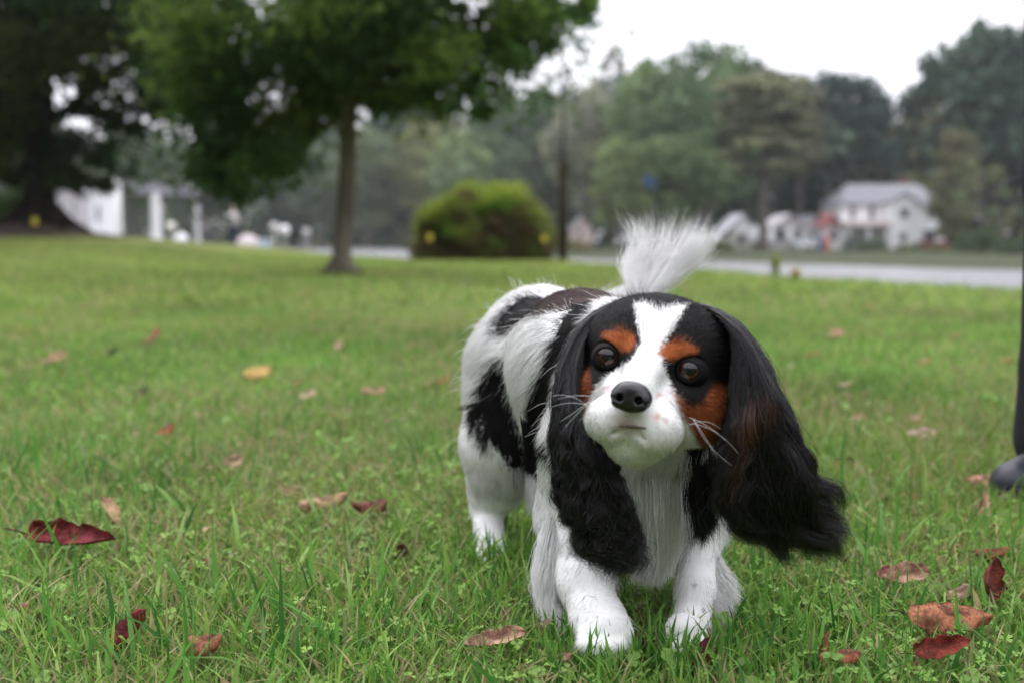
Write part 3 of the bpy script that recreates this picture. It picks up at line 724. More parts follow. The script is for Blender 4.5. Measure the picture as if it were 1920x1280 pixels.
tuft('feathering', [[P(1040, 900, 1.10), P(1015, 1000, 1.08), P(1000, 1080, 1.07), P(1010, 1140, 1.06)], [P(1060, 960, 1.09), P(1040, 1060, 1.06), P(1040, 1140, 1.05), P(1060, 1190, 1.03)]], 2600, .016, WHITE*.98, 41, clumps=26, wave=.0025)
tuft('feathering', [[P(1330, 980, 1.09), P(1350, 1050, 1.08), P(1385, 1110, 1.07)], [P(1325, 1030, 1.08), P(1345, 1090, 1.07), P(1380, 1130, 1.06)], [P(1325, 1070, 1.07), P(1338, 1130, 1.06), P(1350, 1190, 1.05)]], 1700, .010, WHITE*.98, 42, clumps=22, wave=.002)
tuft('feathering', [[P(925, 735, 1.275), P(895, 755, 1.27), P(855, 768, 1.28)], [P(925, 745, 1.27), P(885, 790, 1.27), P(880, 830, 1.28)], [P(935, 760, 1.27), P(915, 830, 1.26), P(905, 860, 1.27)]], 420, .006, BLACK*1.3, 43, clumps=20, wave=.0012, fray=.003, clump=.8)
tuft('feathering', [[P(975, 780, 1.12), P(985, 840, 1.12), P(985, 890, 1.13)], [P(1000, 800, 1.11), P(1010, 850, 1.12), P(1012, 900, 1.12)], [P(1025, 800, 1.10), P(1035, 850, 1.11), P(1035, 880, 1.11)]], 1500, .008, BLACK*1.3, 44, clumps=24, wave=.0025, fray=.004)
tuft('feathering', [[P(1180, 860, 1.03), P(1175, 950, 1.03), P(1185, 1040, 1.035), P(1195, 1085, 1.05)], [P(1225, 870, 1.02), P(1225, 960, 1.02), P(1225, 1040, 1.03), P(1220, 1090, 1.045)], [P(1275, 880, 1.03), P(1275, 960, 1.03), P(1265, 1030, 1.04), P(1245, 1080, 1.05)]], 7000, .016, WHITE*.95, 45, clumps=60, wave=.003)
tuft('feathering', [[P(1300, 870, 1.0), P(1305, 950, 1.0), P(1315, 1020, 1.02)], [P(1335, 870, 1.0), P(1335, 940, 1.0), P(1340, 990, 1.02)]], 1500, .012, BLACK*1.2, 46, clumps=24, wave=.002)
tuft('feathering', [[P(975, 850, 1.31), P(985, 920, 1.31), P(990, 960, 1.32)], [P(1000, 880, 1.28), P(1015, 930, 1.28), P(1015, 960, 1.28)]], 1200, .014, WHITE*.95, 47, clumps=16, wave=.002)

# ---- nose, eyes, whiskers
nz_p = [hell(0, -31, 54, 17, 12.5, 10), hell(-8.5, -33, 60, 7.5, 8.5, 6, k=.004), hell(8.5, -33, 60, 7.5, 8.5, 6, k=.004), hell(0, -25, 58, 12, 6, 7, k=.004),
        hcone((-8, -33, 66), 2.6, (-6.8, -33, 58), 3.6, sub=1, k=.0025), hcone((8, -33, 66), 2.6, (6.8, -33, 58), 3.6, sub=1, k=.0025),
        hcone((-12.5, -34.5, 64), 1.0, (-16, -36, 58), 1.2, sub=1, k=.002), hcone((12.5, -34.5, 64), 1.0, (16, -36, 58), 1.2, sub=1, k=.002),
        hcone((0, -33, 68), .7, (0, -46, 60), .9, sub=1, k=.002)]
c0 = HW(0, -31, 56); NV, NQ = surface_nets(field(nz_p, .003), c0-.024, c0+.024, .0007)
HV = DV[DV[:, 1] < 1.0]; fw_ = HV[:, 1]*CP - (HV[:, 2]-CAM_Z)*SP_; ax_ = 960+FPX*HV[:, 0]/fw_; ay_ = 640-FPX*(HV[:, 1]*SP_+(HV[:, 2]-CAM_Z)*CP)/fw_
def on_face(px, py):
    k = np.hypot(ax_-px, ay_-py) < 8; return HV[k][np.argmin(fw_[k])]
lp = resample([on_face(*q)+Fh*.0012 for q in ((1158, 804), (1170, 806), (1182, 807), (1194, 806), (1206, 805))], 20)
lm = MB(); lm.tube(lp, .0010*np.sin(np.linspace(.25, PI-.25, 20))+.0002, 8); dlink(lm.build('lips', plain('lip_skin', (.12, .08, .07), .7, .2), None, True))
Mn, t, b = new_mat('wet_nose'); b.inputs['Base Color'].default_value = (.012, .011, .012, 1); b.inputs['Roughness'].default_value = .27; b.inputs['Specular IOR Level'].default_value = .5
vo = t.nodes.new('ShaderNodeTexVoronoi'); vo.inputs['Scale'].default_value = 900; co = t.nodes.new('ShaderNodeTexCoord'); t.links.new(co.outputs['Object'], vo.inputs['Vector'])
bp = t.nodes.new('ShaderNodeBump'); bp.inputs['Strength'].default_value = .5; bp.inputs['Distance'].default_value = .0004; t.links.new(vo.outputs['Distance'], bp.inputs['Height']); t.links.new(bp.outputs[0], b.inputs['Normal'])
dlink(fast_mesh('nose', NV, NQ, None, None, Mn))
Me = tint_mat('eye_surface', .12, 0, .5); be = Me.node_tree.nodes['Principled BSDF']; be.inputs['Specular IOR Level'].default_value = 0; be.inputs['Coat IOR'].default_value = 1.45; be.inputs['Coat Weight'].default_value = 1; be.inputs['Coat Roughness'].default_value = .03
Ml = plain('eyelid_skin', (.008, .007, .007), .75, .12)
for sx in (-1, 1):
    c = HW(36*sx, 0, -10); g = norm(np.array((0, 0, CAM_Z)) + np.array((0, 0, .15)) - c)
    a = norm(np.cross(g, (0, 0, 1.))); b_ = np.cross(a, g); nu, nv = 48, 40; R_ = .0128
    thv = np.linspace(0, PI, nv); V = []; C = []
    for k, tv in enumerate(thv):
        for j in range(nu):
            fi = j*2*PI/nu; arc = tv*R_*1000; bul = 1 + .06*math.exp(-(arc/6)**2)
            V.append(c + R_*bul*(math.cos(tv)*g + math.sin(tv)*(math.cos(fi)*a+math.sin(fi)*b_)))
            fib = .85+.3*math.sin(fi*13+math.sin(fi*5)*3)*.5
            if arc < 5.3: C.append((.003, .003, .004))
            elif arc < 9.8: C.append(tuple(np.array((.036, .010, .0045))*fib*(1.15 if arc < 8.2 else .4)))
            elif arc < 10.4: C.append((.012, .008, .007))
            else: C.append((.05, .035, .03))
    id_ = np.arange(nu*nv).reshape(nv, nu); q = np.stack((id_[:-1], np.roll(id_[:-1], -1, 1), np.roll(id_[1:], -1, 1), id_[1:]), -1).reshape(-1, 4)
    ey = dlink(fast_mesh('eye', np.array(V), q[:, ::-1], None, np.array(C), Me))
    rg = []; nj = 48
    for wx, hu, hd, dz in ((9.1, 7.4, 7.9, .25), (9.5, 7.8, 8.3, .75), (11.8, 9.8, 10.3, .5), (13.6, 12.0, 12.2, -1.6), (16.0, 15.0, 15.5, -7.0)):
        row = []
        for j in range(nj):
            fi = j*2*PI/nj; cx2, sy2 = math.cos(fi), math.sin(fi); x = wx*cx2; y = (hu if sy2 > 0 else hd)*sy2*(1-.10*abs(cx2)**3) - .2 - .06*x*sx*0
            z = -10 + math.sqrt(max(6., 13.1**2 - x*x*.92 - y*y*.92)) + dz
            row.append(HW(36*sx + x, y, z))
        rg.append(row)
    V = np.array(rg).reshape(-1, 3); id_ = np.arange(len(rg)*nj).reshape(len(rg), nj)
    q = np.stack((id_[:-1], np.roll(id_[:-1], -1, 1), np.roll(id_[1:], -1, 1), id_[1:]), -1).reshape(-1, 4)
    lid = fast_mesh('eyelid', V, q, None, None, Ml, ey)
r = np.random.default_rng(88); W_ = []
for (x0, y0), gs in (((1112, 745), [((1075, 733), (1035, 742)), ((1070, 745), (1030, 765)), ((1085, 770), (1060, 800)), ((1090, 765), (1050, 790)), ((1080, 738), (1045, 748))]),
                     ((1290, 780), [((1325, 778), (1352, 805)), ((1330, 795), (1360, 825)), ((1325, 820), (1345, 858)), ((1345, 800), (1385, 850)), ((1320, 835), (1372, 872))])):
    for k, (m1, m2) in enumerate(gs):
        dd = -.02 if x0 < 1200 else -.015
        q0 = P(x0+r.uniform(-12, 12), y0+r.uniform(-5, 30), .872); q1 = P(m1[0], m1[1], .865); q2 = P(m2[0], m2[1], .875)
        W_.append([(1-s)**2*q0+2*s*(1-s)*q1+s*s*q2 for s in np.linspace(0, 1, 12)])
dlink(make_curves('whiskers', np.array(W_), np.linspace(.00015, .00006, 12), np.full((len(W_), 3), .8), M_hair))

# ================================================================== fallen leaves
M_dead = tint_mat('dry_leaf', .65, .22, .25)
t = M_dead.node_tree; b = t.nodes['Principled BSDF']; a = [x for x in t.nodes if x.type == 'ATTRIBUTE'][0]; tr_ = [x for x in t.nodes if x.type == 'BSDF_TRANSLUCENT'][0]
co = t.nodes.new('ShaderNodeTexCoord'); mm = t.nodes.new('ShaderNodeMix'); mm.data_type = 'RGBA'; mm.blend_type = 'MULTIPLY'; mm.inputs[0].default_value = 1; prev = a.outputs['Color']
for sc_, lo_, c_lo in ((70, .42, (.50, .42, .38)), (420, .40, (.72, .68, .65))):
    nn = t.nodes.new('ShaderNodeTexNoise'); nn.inputs['Scale'].default_value = sc_; nn.inputs['Detail'].default_value = 5; t.links.new(co.outputs['Object'], nn.inputs['Vector'])
    rr = t.nodes.new('ShaderNodeValToRGB'); rr.color_ramp.elements[0].position = lo_; rr.color_ramp.elements[0].color = (*c_lo, 1); rr.color_ramp.elements[1].position = lo_+.16; rr.color_ramp.elements[1].color = (1.2, 1.15, 1.1, 1)
    t.links.new(nn.outputs[0], rr.inputs[0]); mm = t.nodes.new('ShaderNodeMix'); mm.data_type = 'RGBA'; mm.blend_type = 'MULTIPLY'; mm.inputs[0].default_value = 1
    t.links.new(prev, mm.inputs[6]); t.links.new(rr.outputs[0], mm.inputs[7]); prev = mm.outputs[2]
t.links.new(prev, b.inputs['Base Color']); t.links.new(prev, tr_.inputs[0])
bp = t.nodes.new('ShaderNodeBump'); bp.inputs['Strength'].default_value = .6; bp.inputs['Distance'].default_value = .001; t.links.new(nn.outputs[0], bp.inputs['Height']); t.links.new(bp.outputs[0], b.inputs['Normal'])
def fallen_leaf(px, py, L_px, label, c1, c2=None, yaw=0., tilt=.25, roll=0., curl=.8, bend=.3, wr=.45, lift=.014, group=None, seed=0, tip=.0):
    r = np.random.default_rng(seed + int(px*7+py)); roll = roll if abs(roll) > .6 or L_px < 30 else .72 + r.normal(0, .12); lift = lift*.75 + (L_px/FPX*wr*.25); curl = curl*1.15; bend = bend*1.2; wr = wr*1.2
    curl = -curl if seed % 3 else curl; bend = -bend if seed % 2 else bend; g = gpoint(px, min(py+4, 1279) if py < 1275 else py)
    L = L_px/FPX*g[1]*1.12; W = L*wr; ns, nt_ = (18, 13) if L_px > 45 else (10, 7)
    c1 = np.array(c1); c2 = c1*.55 if c2 is None else np.array(c2)
    s = np.linspace(0, 1, ns)[:, None]; t_ = np.linspace(-1, 1, nt_)[None, :]
    w_ = np.sin(PI*np.clip(s**.85, 0, 1))**.52*(1-.22*s) + .004
    ed = 1 + .13*np.sin(s*r.uniform(14, 30)+r.uniform(0, 6)+t_)*np.abs(t_) + .07*np.sin(s*47+2*t_)
    y = W/2*w_*ed; th_ = t_*curl*1.25; k = np.where(abs(curl) < .05, 1., 1.)
    R_ = y/(max(abs(curl), .15)*1.25)
    Y_ = R_*np.sin(th_*.999); Z_ = R_*(1-np.cos(th_)) + .12*y*np.abs(t_)
    bx = (s-.5)*bend*2; RL = L/(max(abs(bend), .1)*2)
    X_ = np.where(True, RL*np.sin(bx*np.ones_like(t_)), 0) if abs(bend) > .1 else L*(s-.5)*np.ones_like(t_)
    Z_ = Z_ + (RL*(1-np.cos(bx)) if abs(bend) > .1 else 0)
    Z_ = Z_ + L*.02*np.sin(s*9+r.uniform(0, 6))*np.cos(t_*3+r.uniform(0, 6))
    if curl < 0: Z_ = Z_ - 2*R_*(1-np.cos(th_))
    if bend < 0 and abs(bend) > .1: Z_ = Z_ - 0
    Vl = np.stack((X_, Y_*np.ones_like(s), Z_), -1).reshape(-1, 3)
    nv = (np.sin(s*17+t_*5+r.uniform(0, 6))*np.sin(s*7-t_*9)+r.normal(0, .35, (ns, nt_)))
    f = np.clip(.5+.45*nv, 0, 1)[..., None]; C = c1*(1-f*.45)+c2*f*.45
    C = np.where((np.abs(t_) < .09)[..., None]*np.ones((ns, 1, 1), bool), C*1.25, C)
    if tip: C = np.where((s > 1-tip)[..., None]*np.ones((1, nt_, 1), bool), c2*.4, C)
    id_ = np.arange(ns*nt_).reshape(ns, nt_); n0 = ns*nt_
    q = np.stack((id_[:-1, :-1], id_[1:, :-1], id_[1:, 1:], id_[:-1, 1:]), -1).reshape(-1, 4)
    dn = np.array((0, 0, .0004)); V2 = np.concatenate((Vl, Vl-dn)); q2 = [q, q[:, ::-1]+n0]
    for e in (id_[0], id_[-1], id_[:, 0], id_[:, -1]): q2.append(np.stack((e[:-1], e[1:], e[1:]+n0, e[:-1]+n0), 1))
    mb = MB(); mb.add(V2, np.concatenate(q2)); st0 = Vl[id_[0, nt_//2]]
    mb.tube([st0, st0+np.array((-L*.10, L*.03, L*.02)), st0+np.array((-L*.2, L*.02, L*.06))], [L*.012, L*.009, L*.008], 6)
    V3 = np.concatenate(mb.v); C = C*.85 + C.mean(-1, keepdims=True)*.15
    C3 = np.concatenate((C.reshape(-1, 3), C.reshape(-1, 3)*np.array((1.15, 1.1, 1.05)), np.tile(c2*.7, (len(V3)-2*n0, 1))))
    o = fast_mesh('fallen_leaf', V3, np.concatenate(mb.q), np.concatenate(mb.t), np.clip(C3, 0, .8), M_dead)
    o.rotation_euler = (roll, -tilt, yaw); o.location = (g[0], g[1], ground(g[0], g[1]) + lift + .010)
    tag(o, label, 'leaf', group or 'fallen leaves scattered over the lawn'); return o
RED = (.20, .035, .035); MAR = (.15, .018, .02); TAN = (.46, .31, .17); PNK = (.44, .26, .19); RBR = (.20, .055, .035); ORB = (.30, .12, .05); DBR = (.08, .03, .022); CRM = (.62, .50, .34); YEL = (.50, .37, .08); ORG = (.34, .10, .04)
LV = [
 (138, 1066, 175, 'large rolled purple-red leaf lying in the grass near the left edge', (.30, .05, .065), (.18, .03, .04), -.22, .02, .85, 1.15, .15, .36, .030),
 (236, 1244, 105, 'dark crimson folded leaf standing up in the grass at the bottom left', (.20, .015, .018), MAR, .9, .75, 1.2, .9, .3, .42, .020),
 (384, 1268, 70, 'orange-brown cupped leaf cut by the bottom edge of the photo', ORB, (.25, .07, .03), .2, .1, .2, .9, .5, .8, .024),
 (203, 1002, 85, 'pointed tan leaf with a dark twisted tip behind the purple-red one', TAN, DBR, 2.3, .5, .6, .7, .3, .5, .018),
 (608, 976, 90, 'curled tan and dark brown leaf left of a reddish one in mid lawn', TAN, DBR, .35, .15, -.5, .9, .4, .42, .022),
 (697, 985, 76, 'dark reddish-brown cupped leaf touching the tan one in mid lawn', RBR, DBR, -.4, .1, -.5, 1.0, .6, .6, .020),
 (757, 1070, 48, 'small dark maroon leaf sunk in the grass left of the dog', (.09, .02, .02), DBR, -1., .3, .4, .8, .3, .7, .012),
 (371, 1088, 38, 'small rusty brown leaf right of the purple-red rolled one', RBR, None, .6, .4, .3, .8, .3, .5, .012),
 (18, 1182, 70, 'reddish leaf half hidden in grass at the left edge', (.34, .10, .07), RBR, .35, .1, .2, .7, .2, .4, .014),
 (926, 1250, 115, 'long pale pinkish-tan wrinkled leaf left of the dog\'s front paws', (.52, .33, .25), PNK, .25, .1, -.4, .8, .3, .30, .018),
 (1052, 1277, 40, 'pinkish leaf peeping over the bottom edge below the dog', PNK, None, .1, .2, 0, .5, .2, .5, .014),
 (1326, 1264, 60, 'dark red leaf lying just below the dog\'s planted paw', (.13, .012, .02), MAR, 1.2, .5, .3, .6, .2, .6, .012),
 (1848, 1146, 90, 'dark red-brown leaf curled upright at the lower right', (.20, .035, .018), DBR, 1.0, .8, .8, 1.3, .7, .62, .026),
 (1796, 1152, 72, 'pale brown leaf leaning against the upright curled one', (.42, .26, .19), DBR, .3, .2, -.5, .9, .4, .45, .016),
 (1778, 1212, 140, 'large orange-brown leaf with dark blotches lying flat at the lower right', (.40, .15, .06), DBR, -.22, .05, -.2, .4, .15, .42, .020),
 (1690, 1122, 90, 'pinkish-tan veined leaf behind the orange-brown blotched one', (.44, .24, .19), RBR, -.2, .1, -.2, .6, .3, .45, .018),
 (1858, 1069, 72, 'dark orange leaf with brown shade near the right edge', (.24, .06, .025), DBR, .1, .1, -.2, .9, .4, .4, .016),
 (1845, 931, 62, 'pinkish oval leaf beside the toe of the dark shoe', (.50, .24, .18), PNK, -.6, .1, -.4, .4, .2, .45, .022),
 (1839, 985, 72, 'long pinkish-tan leaf standing just below the oval one', (.46, .25, .18), PNK, 1.0, .6, .3, .5, .2, .35, .020),
 (1727, 836, 62, 'grey-tan oval leaf left of the trouser leg', (.44, .35, .29), (.30, .20, .16), .25, .05, -.3, .4, .2, .45, .020),
 (1701, 953, 42, 'small maroon leaf between the dog\'s ear tip and the shoe', (.28, .06, .045), RBR, -.3, .1, 0, .5, .2, .5, .014),
 (1578, 886, 42, 'small blackish-brown leaf just above the swinging ear tip', DBR, None, 0, .1, 0, .6, .3, .4, .012),
 (1545, 1262, 70, 'narrow rust-coloured leaf standing at the bottom right of the dog', ORG, RBR, 1.2, .8, 0, .6, .4, .25, .016),
 (1580, 1276, 60, 'orange leaf on the bottom edge right of the dog', ORG, RBR, -.2, .1, 0, .6, .2, .5, .014),
 (1760, 1268, 110, 'dark red and orange leaf at the bottom right corner area', (.26, .03, .015), DBR, .1, .2, .3, .8, .4, .4, .016),
 (483, 713, 50, 'yellow leaf in the middle of the left lawn', YEL, (.45, .28, .05), 0, .1, -.3, .4, .2, .7, .020),
 (312, 831, 34, 'small orange-brown upright leaf on the left lawn', (.36, .10, .035), RBR, .7, .6, .3, .7, .3, .7, .022),
 (438, 893, 34, 'small tan leaf below the orange-brown upright one', (.52, .36, .25), None, .3, .3, .2, .5, .3, .7, .020),
 (402, 898, 36, 'faded brown leaf fragment beside the small tan one', (.34, .26, .15), None, -.3, .1, 0, .5, .3, .5, .012),
 (575, 757, 38, 'pale cream narrow leaf right of the yellow one', CRM, None, .7, .3, 0, .4, .2, .35, .020),
 (110, 683, 34, 'tan leaf, right of a pair near the left edge', TAN, None, .4, .3, .3, .5, .3, .6, .022),
 (84, 687, 30, 'pale brown leaf, left of a pair near the left edge', (.36, .25, .15), None, -.2, .1, 0, .5, .3, .5, .016),
 (289, 637, 28, 'brick red leaf standing in the far left lawn', (.34, .06, .04), None, 1.1, .7, 0, .5, .3, .7, .024),
 (280, 652, 30, 'dull brown leaf under the brick red standing one', (.24, .13, .07), None, 0, .1, 0, .5, .3, .5, .014),
 (827, 727, 24, 'bright red small leaf just left of the dog\'s haunch', (.38, .04, .02), None, .3, .3, 0, .5, .3, .8, .020),
 (806, 728, 26, 'tan leaf touching the bright red small one by the haunch', (.44, .27, .17), None, -.3, .3, 0, .5, .3, .6, .016),
 (552, 946, 46, 'faint pinkish-tan leaf above the curled tan and brown one', (.42, .27, .19), None, -.2, .1, 0, .5, .2, .5, .012),
 (619, 794, 34, 'dull dark red leaf right of the cream narrow one', (.24, .05, .035), None, .1, .1, 0, .5, .2, .4, .014),
 (577, 553, 22, 'orange-red leaf far up the lawn left of the slender tree', (.46, .12, .07), None, 0, .4, 0, .4, .2, .8, .035),
 (636, 663, 22, 'pinkish upright leaf in the middle distance above the cream one', (.50, .29, .22), None, 1.2, .8, 0, .4, .2, .6, .026),
 (702, 745, 44, 'pinkish-brown flat leaf between the cream one and the dog', (.42, .24, .15), None, 0, .1, 0, .4, .2, .4, .014),
 (560, 729, 26, 'dark crimson small leaf right above the cream narrow one', (.26, .04, .035), None, -.2, .3, 0, .5, .2, .6, .018),
 (213, 674, 34, 'dark green fallen leaf on the left lawn', (.03, .07, .02), None, -.5, .4, .2, .5, .2, .5, .022),
 (262, 746, 34, 'dark olive leaf lying below the dark green one', (.07, .09, .03), None, .3, .2, 0, .5, .2, .4, .016),
 (165, 578, 26, 'faint tan leaf far up the left lawn', (.36, .26, .13), None, 0, .2, 0, .4, .2, .6, .030),
 (253, 597, 20, 'faint brown leaf right of the far tan one', (.28, .12, .08), None, .5, .3, 0, .4, .2, .6, .030),
 (850, 592, 20, 'small pale leaf left of the dog\'s rump', (.42, .30, .16), None, 0, .3, 0, .4, .2, .6, .028),
 (1430, 537, 20, 'far orange leaf just right of the dog\'s head', (.50, .20, .08), None, 0, .4, 0, .4, .2, .7, .040),
 (1526, 678, 26, 'rusty orange leaf on the right lawn', (.42, .14, .06), None, -.2, .3, 0, .4, .2, .6, .024),
 (1568, 636, 30, 'pinkish-tan leaf above the rusty orange one', (.48, .30, .18), None, .3, .3, 0, .4, .2, .6, .026),
 (1481, 698, 18, 'small pale leaf left of the rusty orange one', (.44, .34, .22), None, 0, .3, 0, .4, .2, .6, .022),
 (1735, 691, 26, 'orange-pink leaf on the right lawn towards the trouser leg', (.50, .24, .13), None, 0, .3, 0, .4, .2, .5, .022),
 (1585, 734, 28, 'pale tan leaf below the rusty orange one', (.50, .37, .25), None, -.3, .2, 0, .4, .2, .6, .020),
 (1608, 800, 34, 'light brown leaf right of the dog\'s shoulder level', (.46, .32, .19), None, .3, .2, 0, .4, .2, .5, .016),
 (1888, 690, 20, 'orange leaf right beside the trouser leg', (.46, .16, .07), None, 0, .3, 0, .4, .2, .7, .022),
 (1787, 640, 24, 'brown-red leaf far out on the right lawn', (.30, .12, .07), None, 0, .3, 0, .4, .2, .6, .026),
 (1632, 582, 22, 'faint orange leaf near the lawn edge on the right', (.44, .20, .10), None, 0, .3, 0, .4, .2, .6, .034),
 (1716, 802, 20, 'small rose-tan leaf above the grey-tan oval one', (.46, .26, .18), None, .8, .4, 0, .4, .2, .6, .018),
]
for i, a in enumerate(LV): fallen_leaf(*a[:6], yaw=a[6], tilt=a[7], roll=a[8], curl=a[9], bend=a[10], wr=a[11], lift=a[12], seed=i)

# ================================================================== trees
def leaf_cloud(centres, radii, counts, size, cols, r, shell=.5, jit=.25, drop=0.0, bvar=.25, spread=.3):
    """leaf-sized folded faces spread through the volume of many clumps"""
    C, T = [], []
    for c, rd, n_ in zip(centres, radii, counts):
        d = norm(r.normal(0, 1, (n_, 3))); q_ = r.uniform(0, 1, n_)**(shell)
        C.append(np.asarray(c) + d*q_[:, None]*np.asarray(rd)*(1 + np.abs(r.normal(0, spread, (n_, 1)))))
        b = cols[r.integers(0, len(cols))]*(1+r.normal(0, bvar)); T.append(np.clip(b*(1+r.normal(0, jit, (n_, 1))), .004, .6))
    C = np.concatenate(C); T = np.concatenate(T); N = len(C)
    a = norm(r.normal(0, 1, (N, 3))); b = norm(np.cross(a, r.normal(0, 1, (N, 3)))); nrm_ = np.cross(a, b)
    s = size*r.uniform(.6, 1.3, (N, 1))
    V = np.stack((C - a*s*.55, C + b*s*.38 + nrm_*s*.1, C + a*s*.6, C - b*s*.38 + nrm_*s*.1), 1).reshape(-1, 3)
    o = (np.arange(N)*4)[:, None]; t = np.concatenate((o+np.array([[0, 1, 2]]), o+np.array([[0, 2, 3]])))
    return V, t, np.repeat(T, 4, 0)
def cl(*c): return np.array(c, float)
# --- slender tree in the middle of the lawn
r = np.random.default_rng(101)
MY = 12.3; b0 = P(640, 516, MY); b0[2] = ground(b0[0], b0[1])
mt = empty('shade_tree', b0, 'slender shade tree with one bare trunk and a wide leafy crown on the lawn', 'tree')
def rel(pts, b): return [np.asarray(p)-b for p in pts]
tm = MB(); tp = [b0+cl(0, 0, -.1), b0+cl(.0, 0, .08), P(641, 480, MY), P(647, 400, MY), P(652, 300, MY), P(652, 235, MY), P(657, 180, MY), P(665, 90, MY), P(650, -60, MY), P(660, -260, MY)]
tm.tube(rel(tp, b0), [.19, .145, .112, .100, .095, .10, .10, .07, .05, .02], 14)
for k in range(5):
    a = k*1.26+.4; e = cl(math.cos(a), math.sin(a), 0); tm.tube(rel([b0+e*.06+cl(0, 0, .16), b0+e*.17+cl(0, 0, .05), b0+e*.30+cl(0, 0, -.03)], b0), [.07, .045, .015], 8)
BL = [(400, 60, 115), (415, 170, 95), (440, 262, 88), (395, 310, 58), (500, 300, 72), (445, 350, 40), (540, 120, 115), (560, 205, 62), (610, 60, 110), (615, 165, 45), (590, 240, 22), (690, 80, 105), (690, 150, 45),
      (780, 60, 110), (780, 140, 70), (860, 105, 88), (890, 175, 45), (745, 180, 36), (830, 195, 32), (905, 215, 26), (950, 55, 80), (960, 125, 48), (1005, 30, 52), (1022, 88, 26), (1078, 18, 40), (1112, 8, 20), (350, 120, 70), (360, 210, 45), (620, 215, 34), (700, 190, 30), (640, 130, 50),
      (400, -120, 160), (600, -150, 190), (800, -150, 180), (970, -120, 130), (700, -350, 220), (500, -330, 180), (860, -320, 160), (1060, -60, 60)]
cen, rad_, cnt = [], [], []
for px, py, rp in BL:
    for j in range(5 if rp > 60 else 3):
        off_ = norm(r.normal(0, 1, 3))*rp*.5 if rp > 60 else norm(r.normal(0, 1, 3))*rp*.4
        c = P(px+off_[0], py+off_[2], MY + r.normal(0, .35)*(rp/50)); R_ = rp*.6/FPX*MY; cen.append(c-b0); rad_.append((R_*1.15, R_*1.2, R_*.8)); cnt.append(int(rp**2*.042*(1.1 if py > -50 else .5)) + 35)
G_ = [cl(.050, .100, .026), cl(.068, .135, .03), cl(.038, .080, .022), cl(.11, .17, .036)]
for px, py, rx, ry, nn_ in ((600, 150, 260, 120, 1500), (950, 110, 150, 100, 900), (430, 330, 120, 60, 500), (820, 190, 170, 50, 500), (1050, 40, 80, 60, 260)):
    cen.append(P(px, py, MY)-b0); rad_.append((rx/FPX*MY, .9, ry/FPX*MY)); cnt.append(nn_)
V_, t_, C_ = leaf_cloud(cen, rad_, cnt, .085, G_, r, .62, spread=.42)
for i in (0, 6, 13, 19, 26, 33, 45, 60, 75, 90, 105, 120):
    if i < len(cen):
        s0 = tp[6]-b0 if i % 2 else tp[7]-b0; e = np.asarray(cen[i]); tm.tube([s0, s0*.6+e*.4+cl(0, 0, .15), e], [.05, .03, .008], 7)
tm.tube(rel([P(655, 205, MY), P(680, 185, MY), P(730, 120, MY), P(820, 60, MY), P(930, 20, MY)], b0), [.065, .055, .045, .03, .012], 9)
tm.tube(rel([P(655, 190, MY), P(600, 120, MY), P(520, 110, MY+.3), P(440, 200, MY+.2), P(430, 300, MY)], b0), [.06, .05, .04, .025, .010], 9)
tm.build('trunk', M_bark, mt, True)
fast_mesh('crown', V_, None, t_, C_, M_leaf, mt, False)
# --- big old tree on the left
r = np.random.default_rng(102); OY = 27.; b0 = P(72, 440, OY); b0[2] = ground(b0[0], b0[1]) - .05
ot = empty('large_oak', b0, 'massive dark-trunked tree on a brown mound at the left edge', 'tree')
tm = MB(); tp = [b0+cl(0, 0, -.2), b0+cl(0, 0, .1), P(72, 405, OY), P(74, 360, OY), P(72, 290, OY), P(72, 220, OY), P(66, 120, OY), P(60, -40, OY), P(50, -260, OY)]
tm.tube(rel(tp, b0), [1.0, .72, .47, .39, .37, .40, .36, .26, .08], 18)
for k in range(8):
    a = k*.785+.1; e = cl(math.cos(a), math.sin(a)*.8, 0); tm.tube(rel([b0+e*.3+cl(0, 0, .7), b0+e*.75+cl(0, 0, .28), b0+e*1.35+cl(0, 0, .02)], b0), [.22, .17, .06], 8)
for pl, w_ in (([(74, 235), (130, 205), (200, 140), (290, 80), (340, 20)], .19), ([(66, 130), (10, 60), (-80, 20)], .2), ([(68, 180), (120, 90), (170, 0), (230, -90)], .17), ([(72, 240), (20, 190), (-60, 160)], .15), ([(130, 205), (200, 220), (240, 250)], .07)):
    tm.tube(rel([P(x, y, OY+r.normal(0, .4)) for x, y in pl], b0), np.linspace(w_, .04, len(pl)), 9)
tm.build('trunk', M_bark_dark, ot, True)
BL = [(150, 340, 26), (195, 345, 20), (118, 330, 28), (300, 215, 30), (160, 210, 26), (-110, 100, 190), (25, 60, 130), (25, 190, 75), (-20, 270, 70), (15, 325, 42), (150, 30, 105), (255, 40, 95), (330, 60, 65), (110, 120, 48), (175, 150, 40), (200, 225, 26), (130, 275, 45), (185, 290, 32), (255, 245, 24), (285, 170, 26), (90, 310, 30),
      (320, 180, 48), (290, 110, 48), (330, 120, 50), (60, 110, 60), (-120, -200, 260), (140, -190, 220), (340, -130, 150), (0, -420, 230), (200, -420, 180)]
cen, rad_, cnt = [], [], []
for px, py, rp in BL:
    for j in range(5 if rp > 60 else 3):
        off_ = norm(r.normal(0, 1, 3))*rp*.5
        c = P(px+off_[0], py+off_[2], OY + r.normal(0, .7)*(rp/50)); R_ = rp*.6/FPX*OY; cen.append(c-b0); rad_.append((R_*1.15, R_*1.2, R_*.8)); cnt.append(int(rp**2*.050*(1 if py > -50 else .4)) + 25)
